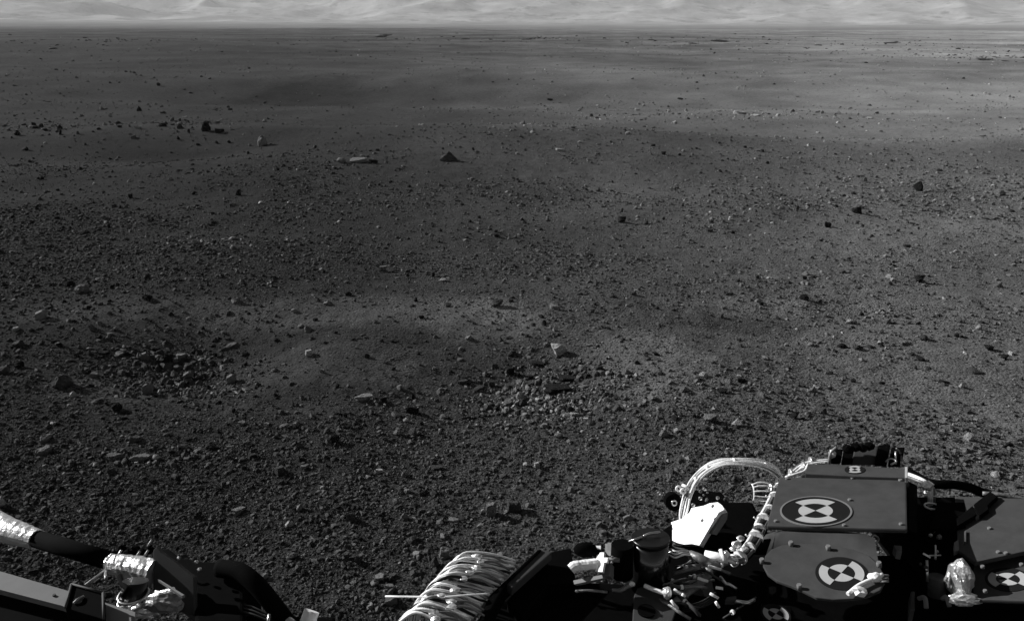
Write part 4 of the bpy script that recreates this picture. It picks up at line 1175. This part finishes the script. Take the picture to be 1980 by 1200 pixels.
for k in range(16):                 # small dark fittings and bright fasteners round the foil box and turret edge
    x, y = ((1345 + 70 * tg.random(), 938 + 30 * tg.random()) if k < 7 else (1760 + 85 * tg.random(), 1010 + 120 * tg.random()))
    p = P(x, y, 0.90 if k < 7 else 0.985); w = wide(tg.uniform(2, 5), dist(p))
    lump('small_fitting', p, RGT * w, FWD * w, UPV * w, K[('dim', 'wrap', 'metal')[k % 3]], rover, 0.3, 300 + k, 1)
prism('dim_bracket', [(1405, 1153), (1424, 1151), (1424, 1160), (1402, 1160)], flat(0.95), 0.01, K['dim'], rover, 0.0005)

# ---- middle: clamp, motor and bracket
cl = P(1177, 1085, 0.99); d = dist(cl)
LIT = (P(1170, 1085, 0.99), SUNNY)
DRK = (P(1186, 1085, 0.985), SIDE)
prism('clamp_block', [(1170, 1050), (1182, 1050), (1181, 1074), (1172, 1074), (1170, 1066)], LIT, 0.015, K['deck'], rover, 0.0006)
prism('clamp_block', [(1172, 1088), (1180, 1088), (1178, 1113), (1165, 1113), (1167, 1107), (1172, 1106)], LIT, 0.015, K['deck'], rover, 0.0006)
prism('clamp_cheek', [(1182, 1050), (1193, 1050), (1190, 1074), (1181, 1074)], DRK, 0.012, K['grey'], rover, 0.0006)
prism('clamp_cheek', [(1179, 1089), (1190, 1090), (1188, 1113), (1178, 1113)], DRK, 0.012, K['grey'], rover, 0.0006)
prism('clamp_plate', [(1154, 1067), (1168, 1067), (1167, 1077), (1175, 1077), (1174, 1086), (1168, 1087), (1165, 1105), (1151, 1104)],
      (P(1160, 1086, 0.998), SUNNY), 0.006, K['white'], rover, 0.0006)
cyl('clamp_pin', P(1176, 1081, 1.0), P(1198, 1082, 1.0), wide(4.5, d), K['grey'], rover, seg=10)
prism('white_tab', [(1152, 1054), (1162, 1054), (1162, 1062), (1152, 1061)], flat(1.0), 0.006, K['white'], rover, 0.0005)
tube('padded_sleeve', [P(1104, 1100, 0.985), P(1112, 1094, 0.99), P(1130, 1092, 0.99), P(1154, 1089, 0.992)], wide(9.5, d), K['white'], rover, seg=12, wob=0.06, seed=4)
p = P(1132, 1062, 1.0); lump('black_knob', p, _r * wide(22, d), _f * wide(14, d), _u * wide(14, d), K['black'], rover, 0.05, 3, 3, 1.2)
cyl('knob_arm', p, P(1160, 1070, 1.0), wide(7, d), K['black'], rover, seg=10)
prism('grey_bar', [(1108, 1121), (1164, 1110), (1166, 1117), (1110, 1129)], (P(1137, 1119, 0.975), SUNNY), 0.008, K['deck'], rover, 0.001)
cyl('gearbox', P(1203, 1112, 0.95), P(1203, 1052, 1.02), wide(20, d), K['black'], rover)
motor = cyl('motor_can', P(1258, 1122, 0.93), P(1258, 1044, 1.02), wide(33, d), K['motor'], rover, seg=40)
cyl('motor_cap', P(1258, 1045, 1.02), P(1258, 1038, 1.028), wide(35, d), K['gloss'], motor, seg=40)
tube('motor_rod', [P(1244, 1036, 1.03), P(1256, 1031, 1.035), P(1276, 1028, 1.035)], wide(2.5, d), K['metal'], rover, seg=8)
tube('motor_lead', [P(1216, 1046, 1.02), P(1228, 1042, 1.03), P(1242, 1037, 1.03)], wide(2, d), K['metal'], rover, seg=6)
for x, y in ((1217, 1054), (1184, 1076), (1183, 1087)):
    p = P(x, y, 1.01); lump('bright_fastener', p, RGT * 0.003, FWD * 0.003, UPV * 0.003, K['metal'], rover, 0.1, int(x), 1)
prism('black_cowl', [(1262, 1036), (1300, 1012), (1300, 1050), (1262, 1050)], flat(0.99), 0.05, K['black'], rover, 0.002)
tube('thin_rod', [P(1114, 1142, 0.95), P(1140, 1141, 0.955), P(1174, 1144, 0.95)], wide(2.4, d), K['wrap'], rover, seg=8)
lump('rod_tip', P(1116, 1142, 0.953), RGT * 0.005, FWD * 0.004, UPV * 0.003, K['metal'], rover, 0.1, 131, 1)
tube('white_tipped_lead', [P(1184, 1140, 0.95), P(1200, 1140, 0.955), P(1212, 1133, 0.96), P(1226, 1127, 0.965)], wide(3, d), K['wrap'], rover, seg=8, r2=wide(5, d))
lump('lead_tip', P(1222, 1128, 0.968), RGT * 0.006, FWD * 0.004, UPV * 0.005, K['cable'], rover, 0.1, 132, 2)
brk = prism('bracket_plate', [(1226, 1150), (1232, 1136), (1246, 1131), (1278, 1148), (1312, 1166), (1300, 1200), (1222, 1215)], flat(0.94), 0.02, K['dim'], rover, 0.002)
p = PP(1250, 1182, flat(0.94)); cyl('bracket_boss', p, p + UPV * 0.004, wide(17, 1.5), K['black'], brk)
tube('white_pipe', [P(1246, 1131, 0.96), P(1262, 1138, 0.96), P(1282, 1145, 0.96), P(1298, 1150, 0.96)], wide(4, d), K['cable'], rover, seg=8)
lump('foil_wrap', P(1290, 1145, 0.962), RGT * 0.010, FWD * 0.012, UPV * 0.012, K['foil'], rover, 0.35, 137, 2)
front = prism('front_panel', [(1074, 1064), (1092, 1066), (1108, 1124), (1220, 1128), (1420, 1160), (1480, 1300), (880, 1300), (905, 1235), (950, 1178)], flat(0.93), 0.06, K['black'], rover, 0.004)
prism('panel_bar', [(1046, 1062), (1068, 1066), (990, 1135), (976, 1126)], flat(0.985), 0.02, K['dim'], rover, 0.002)
prism('bar_cover', [(1040, 1061), (1048, 1060), (978, 1127), (950, 1178), (920, 1250), (900, 1250), (946, 1150)], flat(0.99), 0.04, K['black'], rover, 0.003)
prism('side_post', [(1066, 1066), (1104, 1058), (1114, 1126), (1060, 1130), (1010, 1190), (980, 1160)], flat(0.955), 0.05, K['black'], rover, 0.003)

# ---- cable bundle
rg = np.random.default_rng(17)
bundle = 36
for k in range(bundle):
    t = k / (bundle - 1)
    lift = rg.uniform(-0.008, 0.008)
    j = [rg.uniform(-5, 5) for _ in range(8)]
    A = P(1004 - 112 * t + j[0], 1084 + 138 * t, 0.985)
    B = P(952 - 102 * t + j[1], 1072 + 128 * t + j[2], 0.998 + lift)
    C_ = P(905 - 100 * t + j[3], 1068 + 120 * t + j[4], 1.008 + lift)
    D_ = P(878 - 102 * t + j[5], 1086 + 114 * t + j[6], 0.988 + lift)
    E_ = P(858 - 98 * t, 1114 + 106 * t, 0.945)
    F_ = P(846 - 90 * t, 1154 + 102 * t, 0.88)
    tube('bundle_cable', [A, B, C_, D_, E_, F_], wide(rg.uniform(1.9, 3.4), 1.5), K[('cable', 'cable', 'metal', 'cable', 'wrap', 'cable', 'gloss')[k % 7]], rover, n=5, seg=8)
    if k % 3 == 0:
        c0 = P(934 - 100 * t + rg.uniform(-22, 22), 1074 + 128 * t, 1.010)
        lump('foil_ferrule', c0, RGT * 0.010, FWD * 0.006, UPV * 0.004, K['foil'], rover, 0.5, 200 + k, 2)
        tube('thin_lead', [c0, c0 + RGT * 0.03 + FWD * 0.004 - UPV * 0.004, c0 + RGT * 0.06 - UPV * 0.02], wide(2.2, 1.5), K['wrap'], rover, seg=6)
tube('white_line', [P(745, 1152, 0.99), P(850, 1153, 1.01), P(900, 1150, 1.01), P(946, 1147, 1.0)], wide(1.7, 1.5), K['white'], rover, n=4, seg=6)  # thin white line running across the cable bundle

# ---- left: boom, foil joint, plate, dark boxes, deck
bd = 1.75
tube('boom_wrap', [P(-60, 990, 1.0), P(0, 1018, 1.0), P(40, 1032, 1.0), P(72, 1042, 1.0)], wide(26, bd), K['foil'], rover, n=6, seg=18, r2=wide(17, bd), wob=0.03, seed=2)
boom = tube('boom', [P(60, 1038, 1.0), P(235, 1090, 1.0)], wide(15, bd), K['black'], rover, n=6, seg=18)
tube('joint_wrap', [P(213, 1088, 1.0), P(232, 1092, 1.0), P(262, 1098, 1.0), P(300, 1106, 1.0)], wide(17, 1.65), K['foil'], rover, n=6, seg=16, r2=wide(23, 1.65), wob=0.06, seed=8)
PL = (P(335, 1120, 1.0), Vector((-0.18, -0.80, 0.57)).normalized())
prism('joint_plate', [(296, 1064), (303, 1056), (312, 1068), (342, 1090), (374, 1115), (376, 1190), (296, 1168)], PL, 0.012, K['dim'], rover, 0.001)
prism('joint_housing', [(303, 1056), (330, 1062), (350, 1076), (392, 1084), (432, 1084), (470, 1096), (500, 1122), (470, 1140), (470, 1260), (376, 1260), (376, 1114)], flat(0.96), 0.14, K['black'], rover, 0.006)
for x, y, s in ((346, 1078, 4), (380, 1086, 4), (386, 1101, 5)):
    p = P(x, y, 1.0); w = wide(s, 1.65); lump('bright_fastener', p, RGT * w, FWD * w, UPV * w, K['metal'], rover, 0.2, int(x), 1)
tube('black_hose', [P(425, 1098, 0.98), P(462, 1104, 0.99), P(490, 1124, 0.985), P(520, 1158, 0.96), P(552, 1200, 0.92)], wide(17, 1.55), K['black'], rover, seg=14)
prism('cap_tab', [(236, 1057), (244, 1056), (246, 1076), (238, 1076)], flat(1.0), 0.02, K['white'], rover, 0.001)
for k, (x, y) in enumerate(((226, 1072), (262, 1074), (278, 1072), (285, 1052))):
    tube('joint_wire', [P(x, y + 6, 1.0), P(x + 3, y, 1.015), P(x + 9, y - 9, 1.02)], wide(2.2, 1.7), K['wrap'] if k else K['metal'], rover, seg=6)
for k in range(5):
    x = 236 + 13 * k; p = P(x, 1062 + (k % 2) * 8, 1.0); lump('joint_fitting', p, RGT * 0.010, FWD * 0.010, UPV * 0.010, K['black'], rover, 0.4, 140 + k, 2)

DK = flat(1.05)
deck = prism('deck_panel', [(-120, 1078), (0, 1103), (132, 1141), (262, 1182), (262, 1230), (120, 1170), (0, 1139), (-120, 1110)], DK, 0.012, K['deck'], rover, 0.001)
bolt(deck, 105, 1151, DK, 2.5, 0.003, 'dim')
prism('deck_skirt', [(-160, 1112), (0, 1141), (120, 1172), (262, 1232), (300, 1236), (420, 1330), (-300, 1400)], flat(1.02), 0.10, K['black'], rover, 0.004)
bx = prism('dark_box', [(138, 1128), (199, 1145), (200, 1196), (126, 1174)], flat(1.075), 0.05, K['black'], rover, 0.002)
for a_, b_ in (((138, 1128), (199, 1145)), ((199, 1145), (200, 1196)), ((138, 1128), (126, 1174))):
    tube('box_rim', [P(*a_, 1.078), P(*b_, 1.078)], wide(2, 1.45), K['dim'], bx, seg=6)
tube('box_glint', [P(142, 1166, 1.077), P(150, 1158, 1.08), P(162, 1152, 1.077)], wide(2.5, 1.45), K['wrap'], bx, seg=6)
tube('support_strut', [P(165, 1132, 1.03), P(203, 1103, 1.0)], wide(3.2, 1.6), K['wrap'], rover, seg=8)
tube('support_strut', [P(205, 1120, 1.02), P(204, 1104, 1.0)], wide(3, 1.6), K['wrap'], rover, seg=8)
col = cyl('joint_column', P(258, 1168, 1.0), P(262, 1122, 1.04), wide(22, 1.5), K['gloss'], rover, seg=28)
for y, z in ((1149, 1.025), (1160, 1.012)):
    p = P(258, y, z); tube('column_ring', [p + RGT * (wide(25, 1.5) * math.cos(t)) + FWD * (wide(25, 1.5) * math.sin(t)) for t in np.linspace(0, 6.283, 17)], wide(2.6, 1.5), K['metal'], col, n=2, seg=6)
tube('dark_lead', [P(232, 1112, 1.03), P(236, 1128, 1.04), P(246, 1138, 1.05), P(238, 1152, 1.04)], wide(4.5, 1.55), K['black'], rover, seg=8)
fc = P(318, 1163, 1.03)
tube('foil_roll', [P(288, 1158, 1.03), P(306, 1150, 1.04), P(336, 1140, 1.05)], wide(6, 1.5), K['foil'], rover, n=4, seg=10, wob=0.1, seed=31)
tube('foil_roll', [P(258, 1178, 1.02), P(275, 1170, 1.03)], wide(5, 1.5), K['foil'], rover, n=4, seg=10, wob=0.1, seed=33)
lump('foil_pouch', fc, RGT * 0.034, FWD * 0.02, UPV * 0.018, K['wrap'], rover, 0.4, 151, 3)
lump('foil_pouch', P(268, 1180, 1.01), RGT * 0.04, FWD * 0.012, UPV * 0.012, K['foil'], rover, 0.6, 153, 3)
prism('plate_flange', [(305, 1119), (310, 1120), (357, 1149), (352, 1151)], flat(1.06), 0.006, K['grey'], rover, 0.0005)
cyl('silver_rod', P(521, 1186, 0.95), P(516, 1215, 0.93), wide(3, 1.5), K['metal'], rover, seg=8)
cyl('silver_elbow', P(540, 1184, 0.93), P(570, 1215, 0.92), wide(8, 1.5), K['metal'], rover, r2=wide(12, 1.5))
cyl('white_tube', P(603, 1180, 0.94), P(582, 1236, 0.90), wide(15, 1.5), K['white'], rover)
for k in range(3): tube('side_bar', [P(458, 1166 + 7 * k, 0.95), P(486, 1172 + 7 * k, 0.95), P(520, 1188 + 6 * k, 0.94)], wide(2, 1.5), K['dim'], rover, seg=6)
box('lower_frame', P(520, 1250, 0.88), RGT * 0.12, FWD * 0.05, UPV * 0.03, K['black'], rover, 0.005)
